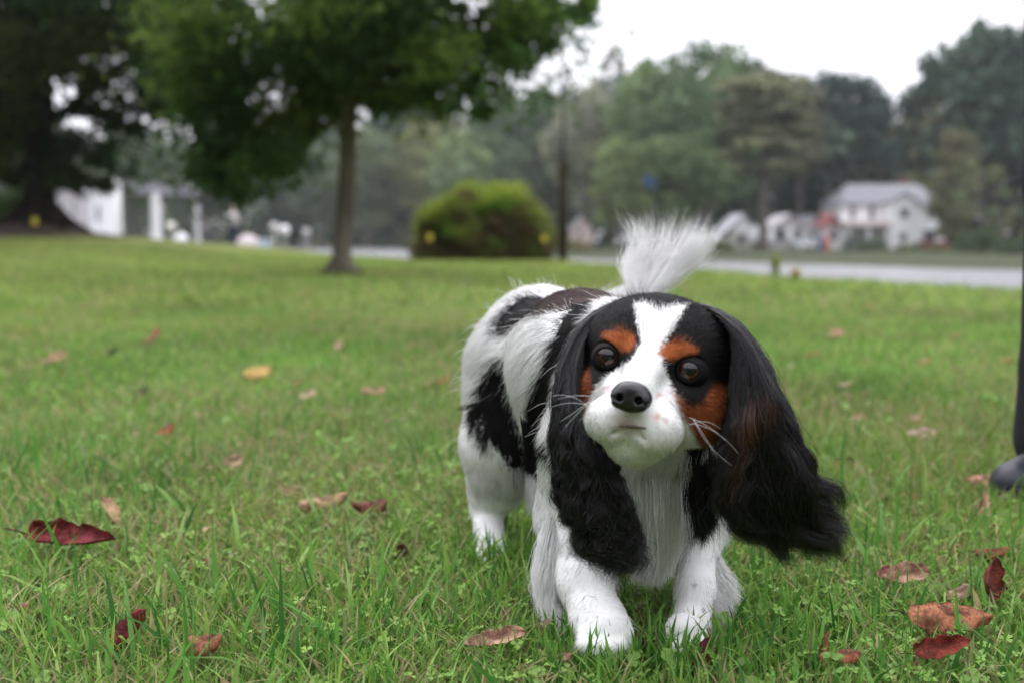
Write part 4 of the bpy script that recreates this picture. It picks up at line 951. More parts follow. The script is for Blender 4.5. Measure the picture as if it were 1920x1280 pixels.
for px, py, rx, ry, nn_ in ((215, 185, 110, 80, 900), (190, 300, 100, 60, 450), (300, 180, 70, 90, 500), (130, 60, 90, 60, 300)):
    cen.append(P(px, py, OY)-b0); rad_.append((rx/FPX*OY, 1.2, ry/FPX*OY)); cnt.append(nn_)
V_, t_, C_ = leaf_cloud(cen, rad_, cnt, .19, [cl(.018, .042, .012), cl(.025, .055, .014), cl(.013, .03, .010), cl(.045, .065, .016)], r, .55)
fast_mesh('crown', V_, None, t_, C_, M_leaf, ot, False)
md = MB(); cx_, cy_ = b0[0], b0[1]; V = []; nR, nA = 14, 40
for i in range(nR):
    for j in range(nA):
        a = j*2*PI/nA; rr0 = (i/(nR-1))*(2.0 + .25*math.sin(a*3)); x = cx_+rr0*math.cos(a); y = cy_+rr0*math.sin(a)*1.2
        V.append((x, y, ground(x, y) + .34*math.exp(-(rr0/1.05)**2) + .02*math.sin(x*9)*math.sin(y*8) + .012 - (.05 if i == nR-1 else 0)))
q = [(i*nA+j, i*nA+(j+1) % nA, (i+1)*nA+(j+1) % nA, (i+1)*nA+j) for i in range(nR-1) for j in range(nA)]
md.add(V, q); tag(md.build('soil_mound', noise_mat('mulch', (.028, .018, .012), (.06, .038, .026), 14, 1, .6), None, True), 'bare brown soil mound round the old tree', None, None, 'structure')

# --- trees across the lake: a few crown forms, copied and tinted
def crown_mesh(kind, seed):
    r = np.random.default_rng(seed); cen, rd, cn = [], [], []
    if kind == 'round':
        for k in range(70):
            d = norm(r.normal(0, 1, 3)); q_ = r.uniform(.35, 1)**.6; c = d*q_*cl(.33, .33, .36) + cl(0, 0, .60); cen.append(c); s = r.uniform(.06, .11); rd.append((s*1.2, s*1.2, s*.8)); cn.append(130)
    if kind == 'tall':
        for k in range(80):
            z = r.uniform(.12, .97); w_ = .26*math.sin(PI*min(1, (z-.02)/.98)**1.15)**.6+.03; a = r.uniform(0, 2*PI); q_ = r.uniform(.3, 1)**.5; cen.append(cl(math.cos(a)*w_*q_, math.sin(a)*w_*q_, z)); s = r.uniform(.05, .085); rd.append((s*1.3, s*1.3, s*.7)); cn.append(120)
    if kind == 'pine':
        for k in range(46):
            z = .45 + .52*r.uniform(0, 1)**.8; w_ = .20*math.sqrt(max(0.02, 1-((z-.68)/.34)**2)); a = r.uniform(0, 2*PI); q_ = r.uniform(.4, 1); cen.append(cl(math.cos(a)*w_*q_, math.sin(a)*w_*q_, z)); s = r.uniform(.04, .07); rd.append((s*1.4, s*1.4, s*.45)); cn.append(130)
    if kind == 'sparse':
        for k in range(26):
            z = .4+.6*r.uniform(0, 1); w_ = .2*math.sin(PI*(z-.3)/.75)+.02; a = r.uniform(0, 2*PI); cen.append(cl(math.cos(a)*w_, math.sin(a)*w_, z)); s = r.uniform(.03, .06); rd.append((s*1.3, s*1.3, s)); cn.append(26)
    V, t, C = leaf_cloud(cen, rd, cn, .034, [cl(.5, .5, .5), cl(.62, .62, .55), cl(.38, .4, .42)], r, .5, .18, bvar=.18)
    o = fast_mesh('crown', V, None, t, C, M_farleaf, None, False, False)
    tm = MB(); top = .9 if kind != 'round' else .75; tm.tube([(0, 0, -.02), (0, 0, .03), (.004, 0, .3), (-.003, 0, .6), (0, 0, top)], ([.024, .017, .014, .011, .003] if kind != 'pine' else [.03, .024, .020, .016, .004]), 9)
    for k in range(9):
        c = cen[k*2]; z0 = max(.25, c[2]-.12); tm.tube([(0, 0, z0), (c[0]*.5, c[1]*.5, z0+.05), tuple(c)], [.006, .004, .0015], 6)
    return o.data, tm.build('trunk', M_farbark, None, True, False).data
M_farbark = noise_mat('grey_brown_bark', (.085, .068, .062), (.15, .125, .115), 2, .95, 0, (1, 1, .2))
CM = {k: [crown_mesh(k, 200+i*10+j) for j in range(2)] for i, k in enumerate(('round', 'tall', 'pine', 'sparse'))}
TREES = [ # px, top py, width px, Y, kind, variant, tint, label
 (1330, 78, 250, 108, 'round', 0, (.11, .16, .085), 'tallest broad green tree in the row across the lake'),
 (1225, 118, 190, 112, 'round', 1, (.15, .20, .10), 'lighter green tree left of the tallest one across the lake'),
 (1268, 250, 190, 100, 'round', 0, (.125, .17, .085), 'bright lower tree below the tallest one, over the shore'),
 (1168, 260, 130, 99, 'round', 1, (.17, .21, .10), 'low olive tree at the shore behind the dog\'s raised tail'),
 (1395, 122, 140, 116, 'tall', 1, (.085, .12, .085), 'dark upright tree right of the tallest one across the lake'),
 (1434, 140, 200, 104, 'pine', 0, (.17, .17, .11), 'brownish olive pine with a long bare trunk beside the gabled cottage'),
 (1500, 160, 110, 112, 'pine', 1, (.15, .15, .11), 'second brownish pine just right of the bare-trunked one'),
 (1575, 150, 190, 118, 'tall', 0, (.055, .078, .075), 'dark bluish evergreen left of the big white house'),
 (1625, 215, 130, 124, 'tall', 1, (.06, .085, .08), 'dark evergreen directly behind the big white house roof'),
 (1690, 236, 130, 135, 'round', 0, (.11, .15, .10), 'paler tree seen in the gap above the big white house'),
 (1870, 45, 340, 118, 'round', 1, (.055, .085, .065), 'huge dark tree filling the right end of the far shore'),
 (1760, 115, 150, 122, 'tall', 1, (.06, .088, .07), 'dark tree forming the left shoulder of the huge dark one'),
 (1792, 250, 90, 113, 'tall', 0, (.15, .145, .09), 'olive tree partly hiding the right wing of the white house'),
 (1850, 300, 100, 104, 'sparse', 1, (.13, .15, .08), 'thin leaning tree on the bank right of the white house'),
 (1095, 158, 150, 120, 'round', 0, (.24, .25, .19), 'grey-brown tree behind the dark post across the lake'),
 (1150, 112, 100, 126, 'sparse', 0, (.25, .22, .21), 'thin half-bare tree top rising above the grey-brown row'),
 (1005, 160, 150, 130, 'round', 1, (.13, .165, .12), 'mid green tree just left of the dark post, far off'),
 (930, 190, 150, 140, 'round', 0, (.15, .19, .12), 'soft green tree above the clipped shrub, far off'),
 (868, 250, 110, 120, 'tall', 1, (.22, .27, .15), 'pale green drooping tree left above the shrub, far off'),
 (800, 222, 140, 150, 'round', 1, (.20, .21, .11), 'yellowish green tree between slender trunk and shrub, far off'),
 (760, 190, 170, 175, 'tall', 0, (.09, .12, .12), 'blue-grey tall tree seen right of the slender trunk'),
 (690, 240, 160, 150, 'round', 0, (.15, .18, .11), 'grey-green tree directly right of the slender trunk'),
 (600, 260, 130, 160, 'round', 1, (.12, .15, .10), 'dull green tree left of the slender trunk, far off'),
 (250, 245, 190, 140, 'round', 0, (.13, .16, .10), 'pale tree behind the boat shelter posts'),
 (150, 260, 150, 145, 'tall', 1, (.085, .11, .09), 'dark tree behind the white boathouse'),
 (530, 270, 120, 170, 'tall', 0, (.10, .13, .10), 'far tree under the hanging branches of the slender tree'),
 (380, 265, 170, 165, 'round', 1, (.11, .14, .095), 'far dull tree between boat shelter and hanging branches'),
]
bark_cols = {}
for px, py, wp, Y_, kind, var, col, lab in TREES:
    if Y_ not in (104, 113, 100, 99): Y_ += 18
    x = (px-960)/FPX*Y_/CP*1.0; zb = ground(x, Y_) - .1; top = P(px, py, Y_)[2]; h = top-zb; x = P(px, (py+450)/2, Y_)[0]
    o = empty('pine_tree' if kind == 'pine' else 'broadleaf_tree', (x, Y_, zb), lab, 'tree', 'trees across the lake', rz=random.uniform(0, 6))
    wu = {'round': .78, 'tall': .62, 'pine': .52, 'sparse': .5}[kind]; sx = wp/FPX*Y_/wu; o.scale = (sx, sx, h/.98)
    cdat, tdat = CM[kind][var]
    c = bpy.data.objects.new('crown', cdat); link(c, o); c.color = (min(1, col[0]*2.2), min(1, col[1]*2.25), min(1, col[2]*2.0), 1)
    t = bpy.data.objects.new('trunk', tdat); link(t, o)
    if px == 1850: o.rotation_euler = (0, -.12, 0)
# --- the far-off wood behind them, and unseen trees added behind the viewer to cut front light
def wood(name, lab, line, n_clump, hgt, size, r, cols, dens=60):
    cen, rd, cn = [], [], []
    line = np.array(line, float); sl = np.concatenate(([0], np.cumsum(np.linalg.norm(np.diff(line[:, :2], axis=0), axis=1))))
    for k in range(n_clump):
        s = r.uniform(0, sl[-1]); x = np.interp(s, sl, line[:, 0]); y = np.interp(s, sl, line[:, 1]); h = np.interp(s, sl, line[:, 2])
        h *= 1 + .18*math.sin(x*.31+1)+.08*math.sin(x*.83); z = ground(x, y) + h*r.uniform(0.02, 1)**.8; w_ = hgt*r.uniform(.10, .18)
        cen.append((x+r.normal(0, w_), y+r.normal(0, hgt*.25), z-w_*.4)); rd.append((w_*1.3, w_*1.3, w_)); cn.append(dens)
    V, t, C = leaf_cloud(cen, rd, cn, size, cols, r, .5, .15, bvar=.15)
    o = fast_mesh(name, V, None, t, C, M_wood2, None, False); tag(o, lab, 'wood', None, 'stuff'); return o
M_wood2 = tint_mat('wood_foliage', .85, .15, .1)
r = np.random.default_rng(300)
wood('far_woods', 'far-off mass of trees closing the view behind the lake', [(-190, 190, 26), (-120, 215, 24), (-60, 225, 21), (-20, 200, 23), (10, 165, 22), (35, 150, 20), (60, 140, 16), (120, 130, 24), (170, 110, 26)], 1500, 22, 1.5, r,
     [cl(.11, .15, .10), cl(.15, .19, .11), cl(.07, .11, .095), cl(.20, .20, .10)], 50)
wood('added_woods_behind', 'unseen dark trees added behind the viewer to block light from the front', [(-60, 40, 15), (-42, 6, 17), (-30, -20, 17), (0, -30, 15), (28, -24, 17), (48, 10, 17)], 520, 14, 1.1, r, [cl(.03, .06, .02), cl(.045, .085, .025)], 45)

# --- clipped shrub in front of the water
r = np.random.default_rng(104); SYY = 20.8; b0 = P(908, 488, SYY); b0[2] = ground(b0[0], b0[1])
sh = empty('round_shrub', b0, 'broad rounded shrub, green above and reddish brown below, at the lawn edge', 'shrub')
cen, rd, cn, = [], [], []
colr = []
Vs, Ts, Cs = [], [], []; offv = 0
for k in range(300):
    a = r.uniform(0, 2*PI); el = math.asin(r.uniform(-.1, 1)); q_ = r.uniform(.55, 1)**.4; e = cl(math.cos(a)*math.cos(el), math.sin(a)*math.cos(el), math.sin(el))
    c = e/(np.abs(e)**3).sum()**(1/3)*q_*(1+r.normal(0, .05))*cl(1.22, 1.08, 1.24) + cl(0, 0, .10); z = c[2]
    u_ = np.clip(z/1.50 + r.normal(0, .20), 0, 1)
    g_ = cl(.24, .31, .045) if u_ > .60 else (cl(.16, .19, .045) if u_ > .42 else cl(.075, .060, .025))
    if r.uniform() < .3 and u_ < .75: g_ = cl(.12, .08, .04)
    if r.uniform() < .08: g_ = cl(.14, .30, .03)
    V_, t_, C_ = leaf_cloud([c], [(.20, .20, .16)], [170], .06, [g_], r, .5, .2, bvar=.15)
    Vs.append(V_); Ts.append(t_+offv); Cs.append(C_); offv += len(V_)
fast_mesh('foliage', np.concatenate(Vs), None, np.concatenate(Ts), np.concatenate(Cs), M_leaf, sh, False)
sm = MB()
for k in range(26):
    a = r.uniform(0, 2*PI); e = cl(math.cos(a), math.sin(a), 0)*r.uniform(.3, 1); sm.tube([e*.2, e*.6+cl(0, 0, .5), e*1.0+cl(0, 0, 1.1)], [.022, .015, .006], 6)
sm.build('stem', M_bark, sh, True)

# ================================================================== far shore buildings
def X_(px, Y): return (px-960)/FPX*Y
def Zp(py, Y): return P(960, py, Y)[2]
def XX(px, py, Y): return P(px, py, Y)[0]
def window(parent, x0, x1, z0, z1, y, fm=None):
    cx_, cz_ = (x0+x1)/2, (z0+z1)/2; w_, h_ = x1-x0, z1-z0; f = MB(); b = .07
    f.box((x0+b/2, y, cz_), (b, .1, h_)); f.box((x1-b/2, y, cz_), (b, .1, h_)); f.box((cx_, y, z1-b/2), (w_-2*b, .1, b)); f.box((cx_, y, z0+b/2), (w_-2*b, .1, b)); f.box((cx_, y, cz_), (w_-2*b, .06, .05))
    fo = f.build('window', fm or M_trim, parent); g = MB(); g.box((cx_, y+.02, cz_), (w_-2*b, .03, h_-2*b)); g.build('pane', M_glass, fo)
HY = 120.
def hx(px): return (px-1672)*HY/FPX/CP*.998
hb = P(1672, 470, HY); zb = hb[2]
def hz(py): return Zp(py, HY)-zb
ho = empty('white_house', hb, 'large two-storey white house with a grey hipped roof across the lake', 'house')
mb = MB(); mb.box(((hx(1576)+hx(1770))/2, 4, hz(380)/2-.6), (hx(1770)-hx(1576), 8, hz(380)+1.2)); mb.build('wall', M_white, ho)
mb = MB(); x0, x1 = hx(1654), hx(1700); zt = hz(379)
mb.box(((x0+x1)/2, -1.3, zt/2-.6), (x1-x0, 2.55, zt+1.2)); mb.prism([(x0, zt+.01), (x1, zt+.01), ((x0+x1)/2, zt+.75)], -2.57, -.03); mb.build('front_wing', M_white, ho)
mb = MB(); ex0, ex1, r0, r1 = hx(1572), hx(1774), hx(1606), hx(1738); ze, zr = hz(382), hz(342)
mb.add([(ex0, -.5, ze), (ex1, -.5, ze), (ex1, 8.5, ze), (ex0, 8.5, ze), (r0, 4, zr), (r1, 4, zr), (ex0, -.5, ze-.15), (ex1, -.5, ze-.15), (ex1, 8.5, ze-.15), (ex0, 8.5, ze-.15)],
       [(0, 1, 5, 4), (2, 3, 4, 5), (6, 7, 1, 0), (7, 8, 2, 1), (8, 9, 3, 2), (9, 6, 0, 3), (9, 8, 7, 6)], [(3, 0, 4), (1, 2, 5)])
rf = mb.build('roof', M_roof, ho); mb = MB(); mb.box((hx(1720), 5, zr-.2), (.7, .7, 1.4)); mb.box((hx(1720), 5, zr+.55), (.85, .85, .14)); mb.build('chimney', M_brick, rf)
mb = MB(); wx0, wx1 = x0-.25, x1+.25; xm = (x0+x1)/2
mb.add([(wx0, -2.9, zt-.12), (xm, -2.9, zt+.86), (xm, -.02, zt+.86), (wx0, -.02, zt-.12), (wx0, -2.9, zt+.0), (xm, -2.9, zt+.98), (xm, -.02, zt+.98), (wx0, -.02, zt+.0), (wx1, -2.9, zt-.12), (wx1, -.02, zt-.12), (wx1, -2.9, zt), (wx1, -.02, zt)],
       [(4, 5, 6, 7), (0, 1, 5, 4), (8, 10, 5, 1), (10, 11, 6, 5), (0, 4, 7, 3), (8, 9, 11, 10)]); mb.build('wing_roof', M_roof, ho)
for a, b_, c, d in ((1592, 1602, 413, 386), (1627, 1638, 413, 386)): window(ho, hx(a), hx(b_), hz(c), hz(d), -.06)
window(ho, hx(1669), hx(1685), hz(410), hz(391), -2.62); window(ho, hx(1669), hx(1684), hz(452), hz(436), -2.62)
window(ho, hx(1734), hx(1746), hz(412), hz(392), -.06)
mb = MB(); mb.box(((hx(1574)+hx(1652))/2, -1.3, hz(421)), (hx(1652)-hx(1574), 2.5, .45)); mb.build('porch_roof', plain('pinkish_paint', (.62, .50, .48), .7), ho)
for px in (1578, 1614, 1649):
    mb = MB(); mb.box((hx(px), -2.3, hz(424)/2-.3), (.22, .22, hz(424)+.6)); mb.build('post', M_white, ho)
window(ho, hx(1610), hx(1622), hz(450), hz(430), -.06); window(ho, hx(1590), hx(1600), hz(450), hz(432), -.06)
mb = MB(); mb.box((hx(1741), -.05, hz(443)), (hx(1752)-hx(1730), .12, hz(432)-hz(455))); mb.build('door', plain('dark_door', (.05, .055, .06), .5), ho)
mb = MB(); mb.box(((hx(1716)+hx(1773))/2, -.5, hz(463)), (hx(1773)-hx(1716), .9, hz(455)-hz(475))); mb.build('brick_base', M_brick, ho)

def cottage(px0, px1, apex, eave, base, Y, label, wallm, roofm, depth=6, inset=.12, openings=(), name='cottage', roof_gain=0, faceM=None):
    b0 = P((px0+px1)/2, base, Y); zb = b0[2]; o = empty(name, b0, label, 'house'); hw = (px1-px0)/2*Y/FPX; za = Zp(apex, Y)-zb; ze = Zp(eave, Y)-zb
    iw = hw*(1-inset); mb = MB(); mb.prism([(-iw, -1), (iw, -1), (iw, ze), (-iw, ze)], 0, depth); mb.build('wall', wallm, o)
    mb = MB(); mb.prism([(-iw*1.02, ze+.01), (iw*1.02, ze+.01), (0, za-.12)], -.02, depth+.02); mb.build('gable', faceM or wallm, o)
    th_ = .14; mb = MB()
    for s in (-1, 1):
        pr = [(0, za), (s*hw*1.04, ze-.02), (s*hw*1.04, ze-.02-th_), (0, za-th_)]; mb.prism(pr if s < 0 else pr[::-1], -.35, depth+.35)
    mb.build('roof', roofm, o)
    for a, b_, c, d, nm in openings:
        xa, xb = (a-(px0+px1)/2)*Y/FPX, (b_-(px0+px1)/2)*Y/FPX; z0, z1 = Zp(c, Y)-zb, Zp(d, Y)-zb
        if nm == 'window': window(o, xa, xb, z0, z1, -.05)
        elif nm == 'post': mb = MB(); mb.box(((xa+xb)/2, -.5, (z0+z1)/2), (xb-xa, .2, z1-z0)); mb.build('post', M_white, o)
        else: mb = MB(); mb.box(((xa+xb)/2, -.03, (z0+z1)/2), (xb-xa, .08, z1-z0)); mb.build(nm, M_dark, o)
    return o
M_dark = plain('dark_opening', (.035, .04, .045), .6); M_cream = plain('cream_siding', (.55, .53, .48), .8); M_palegrey = plain('pale_siding', (.5, .47, .48), .8)
M_whroof = plain('white_metal_roof', (.50, .50, .52), .6); M_red = plain('red_siding', (.26, .09, .08), .8); M_redroof = plain('red_metal_roof', (.28, .09, .09), .7)
cottage(1358, 1426, 400, 436, 460, 112, 'small cottage with a bright white gable left of the bare pine trunk', M_cream, M_whroof, 6, .35, [(1384, 1396, 458, 442, 'door')], faceM=M_white)
cottage(1447, 1512, 401, 424, 460, 110, 'low pale cottage with dark porch openings right of the bare pine trunk', M_palegrey, M_palegrey, 6, .08, [(1455, 1469, 452, 430, 'door'), (1486, 1503, 450, 430, 'window'), (1473, 1482, 456, 428, 'post')])
cottage(1508, 1542, 403, 420, 458, 118, 'narrow grey cottage end behind the parked car', M_palegrey, M_roof, 6, .08, [(1516, 1526, 448, 432, 'window')])
cottage(1545, 1576, 400, 425, 464, 114, 'small red-fronted hut beside the big white house', M_palegrey, M_redroof, 4, .1, [(1556, 1568, 452, 430, 'door')], faceM=M_red)
cottage(1072, 1112, 404, 430, 458, 116, 'little pinkish cottage right of the dark post', plain('pink_siding', (.55, .42, .40), .8), M_roof, 5, .1, [(1082, 1092, 446, 432, 'window')])
cottage(672, 728, 402, 414, 440, 215, 'far red-roofed building between the slender trunk and the shrub', M_cream, M_redroof, 8, .05, [(690, 704, 430, 418, 'window')])
cottage(108, 156, 342, 366, 470, 70, 'white boathouse gable just right of the massive trunk', M_palegrey, M_roof, 2.5, .05, [(138, 147, 405, 375, 'window'), (116, 125, 400, 378, 'window')])
cottage(172, 203, 343, 360, 465, 68, 'narrow white boathouse gable left of the white shelter posts', M_white, M_roof, 2.5, .05, [(182, 192, 415, 385, 'window')])
# ---- vehicles seen end-on
def vehicle(px, py, Y, w_, h_, ln, colr, name, label, cat):
    b0 = P(px, py, Y); b0[2] = max(b0[2], ground(b0[0], b0[1])); o = empty(name, b0, label, cat); m = plain(name+'_paint', colr, .3, .5)
    pr = [(0, .28), (0, h_*.50), (ln*.04, h_*.55), (ln*.22, h_*.60), (ln*.34, h_*.96), (ln*.38, h_), (ln*.92, h_*.98), (ln*.99, h_*.6), (ln, .3)]
    def sweep(pr, x0, x1):
        mb = MB(); n = len(pr); V = [(x0, a, b) for a, b in pr]+[(x1, a, b) for a, b in pr]; q = [(k, (k+1) % n, n+(k+1) % n, n+k) for k in range(n)]; c0, c1 = 2*n, 2*n+1
        V += [(x0, ln*.5, h_*.45), (x1, ln*.5, h_*.45)]; t = [(c0, (k+1) % n, k) for k in range(n)]+[(c1, n+k, n+(k+1) % n) for k in range(n)]; return mb.add(V, q, t)
    bo = sweep(pr, -w_/2, w_/2).build('body', m, o); bv = bo.modifiers.new('soft', 'BEVEL'); bv.width = .08; bv.segments = 3; bv.limit_method = 'ANGLE'
    mb = MB(); mb.add([(-w_*.42, ln*.215, h_*.62), (w_*.42, ln*.215, h_*.62), (w_*.37, ln*.325, h_*.93), (-w_*.37, ln*.325, h_*.93), (-w_*.42, ln*.24, h_*.60), (w_*.42, ln*.24, h_*.60), (w_*.37, ln*.35, h_*.92), (-w_*.37, ln*.35, h_*.92)],
       [(0, 1, 2, 3), (7, 6, 5, 4), (0, 4, 5, 1), (3, 2, 6, 7), (0, 3, 7, 4), (1, 5, 6, 2)]); mb.build('windscreen', M_glass, o)
    for s in (-1, 1):
        mb = MB(); mb.box((s*w_*.36, -.01, h_*.43), (w_*.18, .06, .15)); mb.build('headlight', plain('lamp_glass', (.7, .7, .65), .15), o)
        for yy in (ln*.18, ln*.8):
            mb = MB(); mb.tube([(s*(w_/2-.2), yy, .31), (s*(w_/2+.01), yy, .31)], [.31, .31], 20); wh = mb.build('wheel', plain('tyre', (.03, .03, .03), .8), o)
            mb = MB(); mb.tube([(s*(w_/2-.05), yy, .31), (s*(w_/2+.03), yy, .31)], [.18, .17], 16); mb.build('rim', M_trim, wh)
    return o
vehicle(1438, 458, 106, 1.55, 1.75, 4.4, (.75, .75, .78), 'parked_van', 'white parked van end-on between the two small cottages', 'van')
vehicle(1512, 468, 102, 1.8, 1.0, 3.9, (.45, .46, .48), 'parked_car', 'silver grey parked car in front of the low pale cottage', 'car')
# ---- kayaks on end, flag, sign-like marker stakes
def kayak(px, py, Y, colr, label, lean):
    b0 = P(px, py, Y); o = MB(); L = 2.1; s = np.linspace(0, 1, 15); rad = .26*np.sin(PI*np.clip(s, .03, .97))**.6
    o.tube(np.stack((lean*s*L, .15*s, s*L), 1), rad, 12); k = empty('kayak', b0, label, 'kayak', 'kayaks propped up on the far shore'); o.build('hull', plain('kayak_shell', colr, .4), k, True)
    m = MB(); m.tube([(lean*L*.5, -.20, L*.42), (lean*L*.5, -.24, L*.5), (lean*L*.5+.01, -.20, L*.6)], [.1, .17, .1], 12); m.build('cockpit', M_dark, k, True)
kayak(1552, 482, 95, (.55, .16, .08), 'orange kayak stood on end by the big white house', -.1)
kayak(1538, 480, 95.5, (.05, .12, .28), 'dark blue kayak stood on end left of the orange one', .08)
fb = P(1204, 470, 93); fo = empty('flag_pole', fb, 'dark pole flying a small blue flag above the far shore', 'flag')
m = MB(); m.tube([(0, 0, -.5), (0, 0, Zp(322, 93)-fb[2])], [.07, .04], 8); m.build('pole', M_wood, fo, True)
m = MB(); zt = Zp(326, 93)-fb[2]; gx = np.linspace(0, 1.0, 12); V = []
for th_ in (0, .02):
    for zz in (0, -.55, -1.1):
        for x in gx: V.append((x+.05, .12*math.sin(x*5)+th_, zt+zz-.25*x))
id_ = np.arange(72).reshape(2, 3, 12); q = []
for k in range(2): q += [tuple(a) for a in np.stack((id_[k, :-1, :-1], id_[k, :-1, 1:], id_[k, 1:, 1:], id_[k, 1:, :-1]), -1).reshape(-1, 4)]
m.add(V, q); m.build('cloth', plain('blue_cloth', (.015, .05, .11), .8), fo, True)
def marker(px, py, Y, label):
    b0 = P(px, py, Y); g = ground(b0[0], b0[1]); o = empty('marker_flag', (b0[0], b0[1], g), label, 'marker flag', 'yellow marker flags on the lawn')
    z = b0[2]-g; m = MB(); m.tube([(0, 0, 0), (0, 0, z+.1)], [.006, .006], 6); m.build('stake', M_wood, o)
    m = MB(); s = .066*Y/20; V = []
    for th_ in (0, .006):
        for zz in (s, 0, -s):
            for x in np.linspace(-s*.8, s*.8, 7): V.append((x, .02*math.sin(x*40)+th_-.012, z+zz))
    id_ = np.arange(42).reshape(2, 3, 7); q = []
    for k in range(2): q += [tuple(a) for a in np.stack((id_[k, :-1, :-1], id_[k, :-1, 1:], id_[k, 1:, 1:], id_[k, 1:, :-1]), -1).reshape(-1, 4)]
    m.add(V, q); m.build('flag', plain('yellow_plastic', (.45, .38, .04), .5), o, True)
marker(806, 445, 19.2, 'yellow marker at the left side of the broad shrub')
marker(1021, 447, 19.2, 'yellow marker at the right side of the broad shrub')
marker(66, 415, 24.6, 'yellow marker in front of the massive dark trunk')
# dark post with a thin mast
pb = P(1055, 486, 20.2); pb[2] = ground(pb[0], pb[1]); o = empty('wooden_post', pb, 'dark wooden post with a thin mast beside the broad shrub', 'post')
m = MB(); m.tube([(0, 0, -.3), (0, 0, .3), (0, 0, Zp(306, 20.2)-pb[2])], [.09, .085, .08], 12); m.build('post', M_wood, o, True)
m = MB(); m.tube([(0, 0, Zp(320, 20.2)-pb[2]), (0, 0, Zp(110, 20.2)-pb[2])], [.034, .022], 8); m.tube([(0, 0, Zp(185, 20.2)-pb[2]), (0, 0, Zp(165, 20.2)-pb[2])], [.055, .05], 10); m.build('mast', plain('dark_mast', (.06, .06, .06), .8, .1), o, True)
# weeds at the lawn edge
def weed(px, py, Y, h_, label, colr, seed):
    r = np.random.default_rng(seed); b0 = P(px, py, Y); b0[2] = ground(b0[0], b0[1]); o = empty('tall_weed', b0, label, 'weed')
    m = MB(); cen = []
    for k in range(5):
        a = r.uniform(0, 6.28); e = cl(math.cos(a), math.sin(a), 0)*h_*r.uniform(.05, .22); m.tube([(0, 0, 0), e*.5+cl(0, 0, h_*.5), e+cl(0, 0, h_)], [.006, .005, .002], 5)
        for s in np.linspace(.25, 1, 7): cen.append(e*s+cl(0, 0, h_*s))
    m.build('stem', M_bark, o, True); V, t, C = leaf_cloud(cen, [(.035, .035, .04)]*len(cen), [7]*len(cen), .030, [colr*.9], r); fast_mesh('foliage', V, None, t, C, M_leaf, o, False)
weed(1455, 516, 11.2, .22, 'tall yellow-green weed on the lawn edge right of the dog', cl(.30, .36, .06), 1)
weed(1492, 518, 11.0, .09, 'short yellowish orange weed right of the taller one', cl(.50, .36, .10), 2)
# bushes on the far bank
r = np.random.default_rng(500)
for px, py, wp, hp, Y, colr, lab in ((1602, 482, 50, 40, 98, (.05, .085, .04), 'dark green bush left in front of the white house'), (1640, 482, 56, 34, 96, (.06, .095, .04), 'green bush in front of the white house\'s wing'),
      (1700, 484, 50, 26, 94, (.08, .11, .04), 'low bush right of the two dark green ones'), (1755, 486, 70, 22, 90, (.10, .11, .045), 'low olive bush before the red brick base'),
      (1830, 492, 90, 60, 84, (.055, .085, .04), 'bushy growth on the bank at the foot of the huge dark tree'), (1905, 496, 90, 50, 80, (.06, .09, .045), 'bank bush at the right edge of the far shore'),
      (1345, 480, 60, 26, 97, (.10, .12, .045), 'low bush on the bank left of the gabled cottage'), (1075, 478, 70, 30, 100, (.16, .16, .06), 'yellowish bush on the bank below the pinkish cottage'),
      (20, 450, 70, 100, 33, (.05, .09, .02), 'green bush behind the massive trunk at the left edge')):
    b0 = P(px, py, Y); b0[2] = min(b0[2], ground(b0[0], b0[1])); w_ = wp*Y/FPX/2; h_ = hp*Y/FPX; o = empty('bush', b0, lab, 'bush')
    cen = []; rd = []
    for k in range(30):
        d = norm(r.normal(0, 1, 3)); cen.append(d*cl(w_*.75, w_*.6, h_*.4)+cl(0, 0, h_*.5)); rd.append((w_*.3, w_*.3, h_*.25))
    V, t, C = leaf_cloud(cen, rd, [60]*30, max(.12, w_*.10), [cl(*colr), cl(*colr)*1.3], r); fast_mesh('foliage', V, None, t, C, M_leaf, o, False)
    m = MB()
    for k in range(6): c = cen[k]; m.tube([(0, 0, 0), (c[0]*.5, c[1]*.5, c[2]*.5), tuple(c)], [w_*.03, w_*.02, w_*.01], 5)
    m.build('stem', M_bark, o, True)
# marsh grass strip on the far left shore
r = np.random.default_rng(501); N = 9000; x = r.uniform(-120, -6, N); y = np.interp(x, fx, fy) + r.uniform(1, 45, N)
cc = np.where(r.uniform(0, 1, (N, 1)) < .5, cl(.34, .32, .12), cl(.22, .26, .09))*r.uniform(.7, 1.2, (N, 1))
V, q, t, C = blades(np.column_stack((x, y)), H(x, y)-.1, r.uniform(.6, 1.9, N), r.uniform(.25, .6, N), r.uniform(.1, .6, N), cc, 502)
tag(fast_mesh('marsh_grass', V, q, t, C, M_grass), 'yellowish marsh grass along the far left shore', 'marsh grass', None, 'stuff')

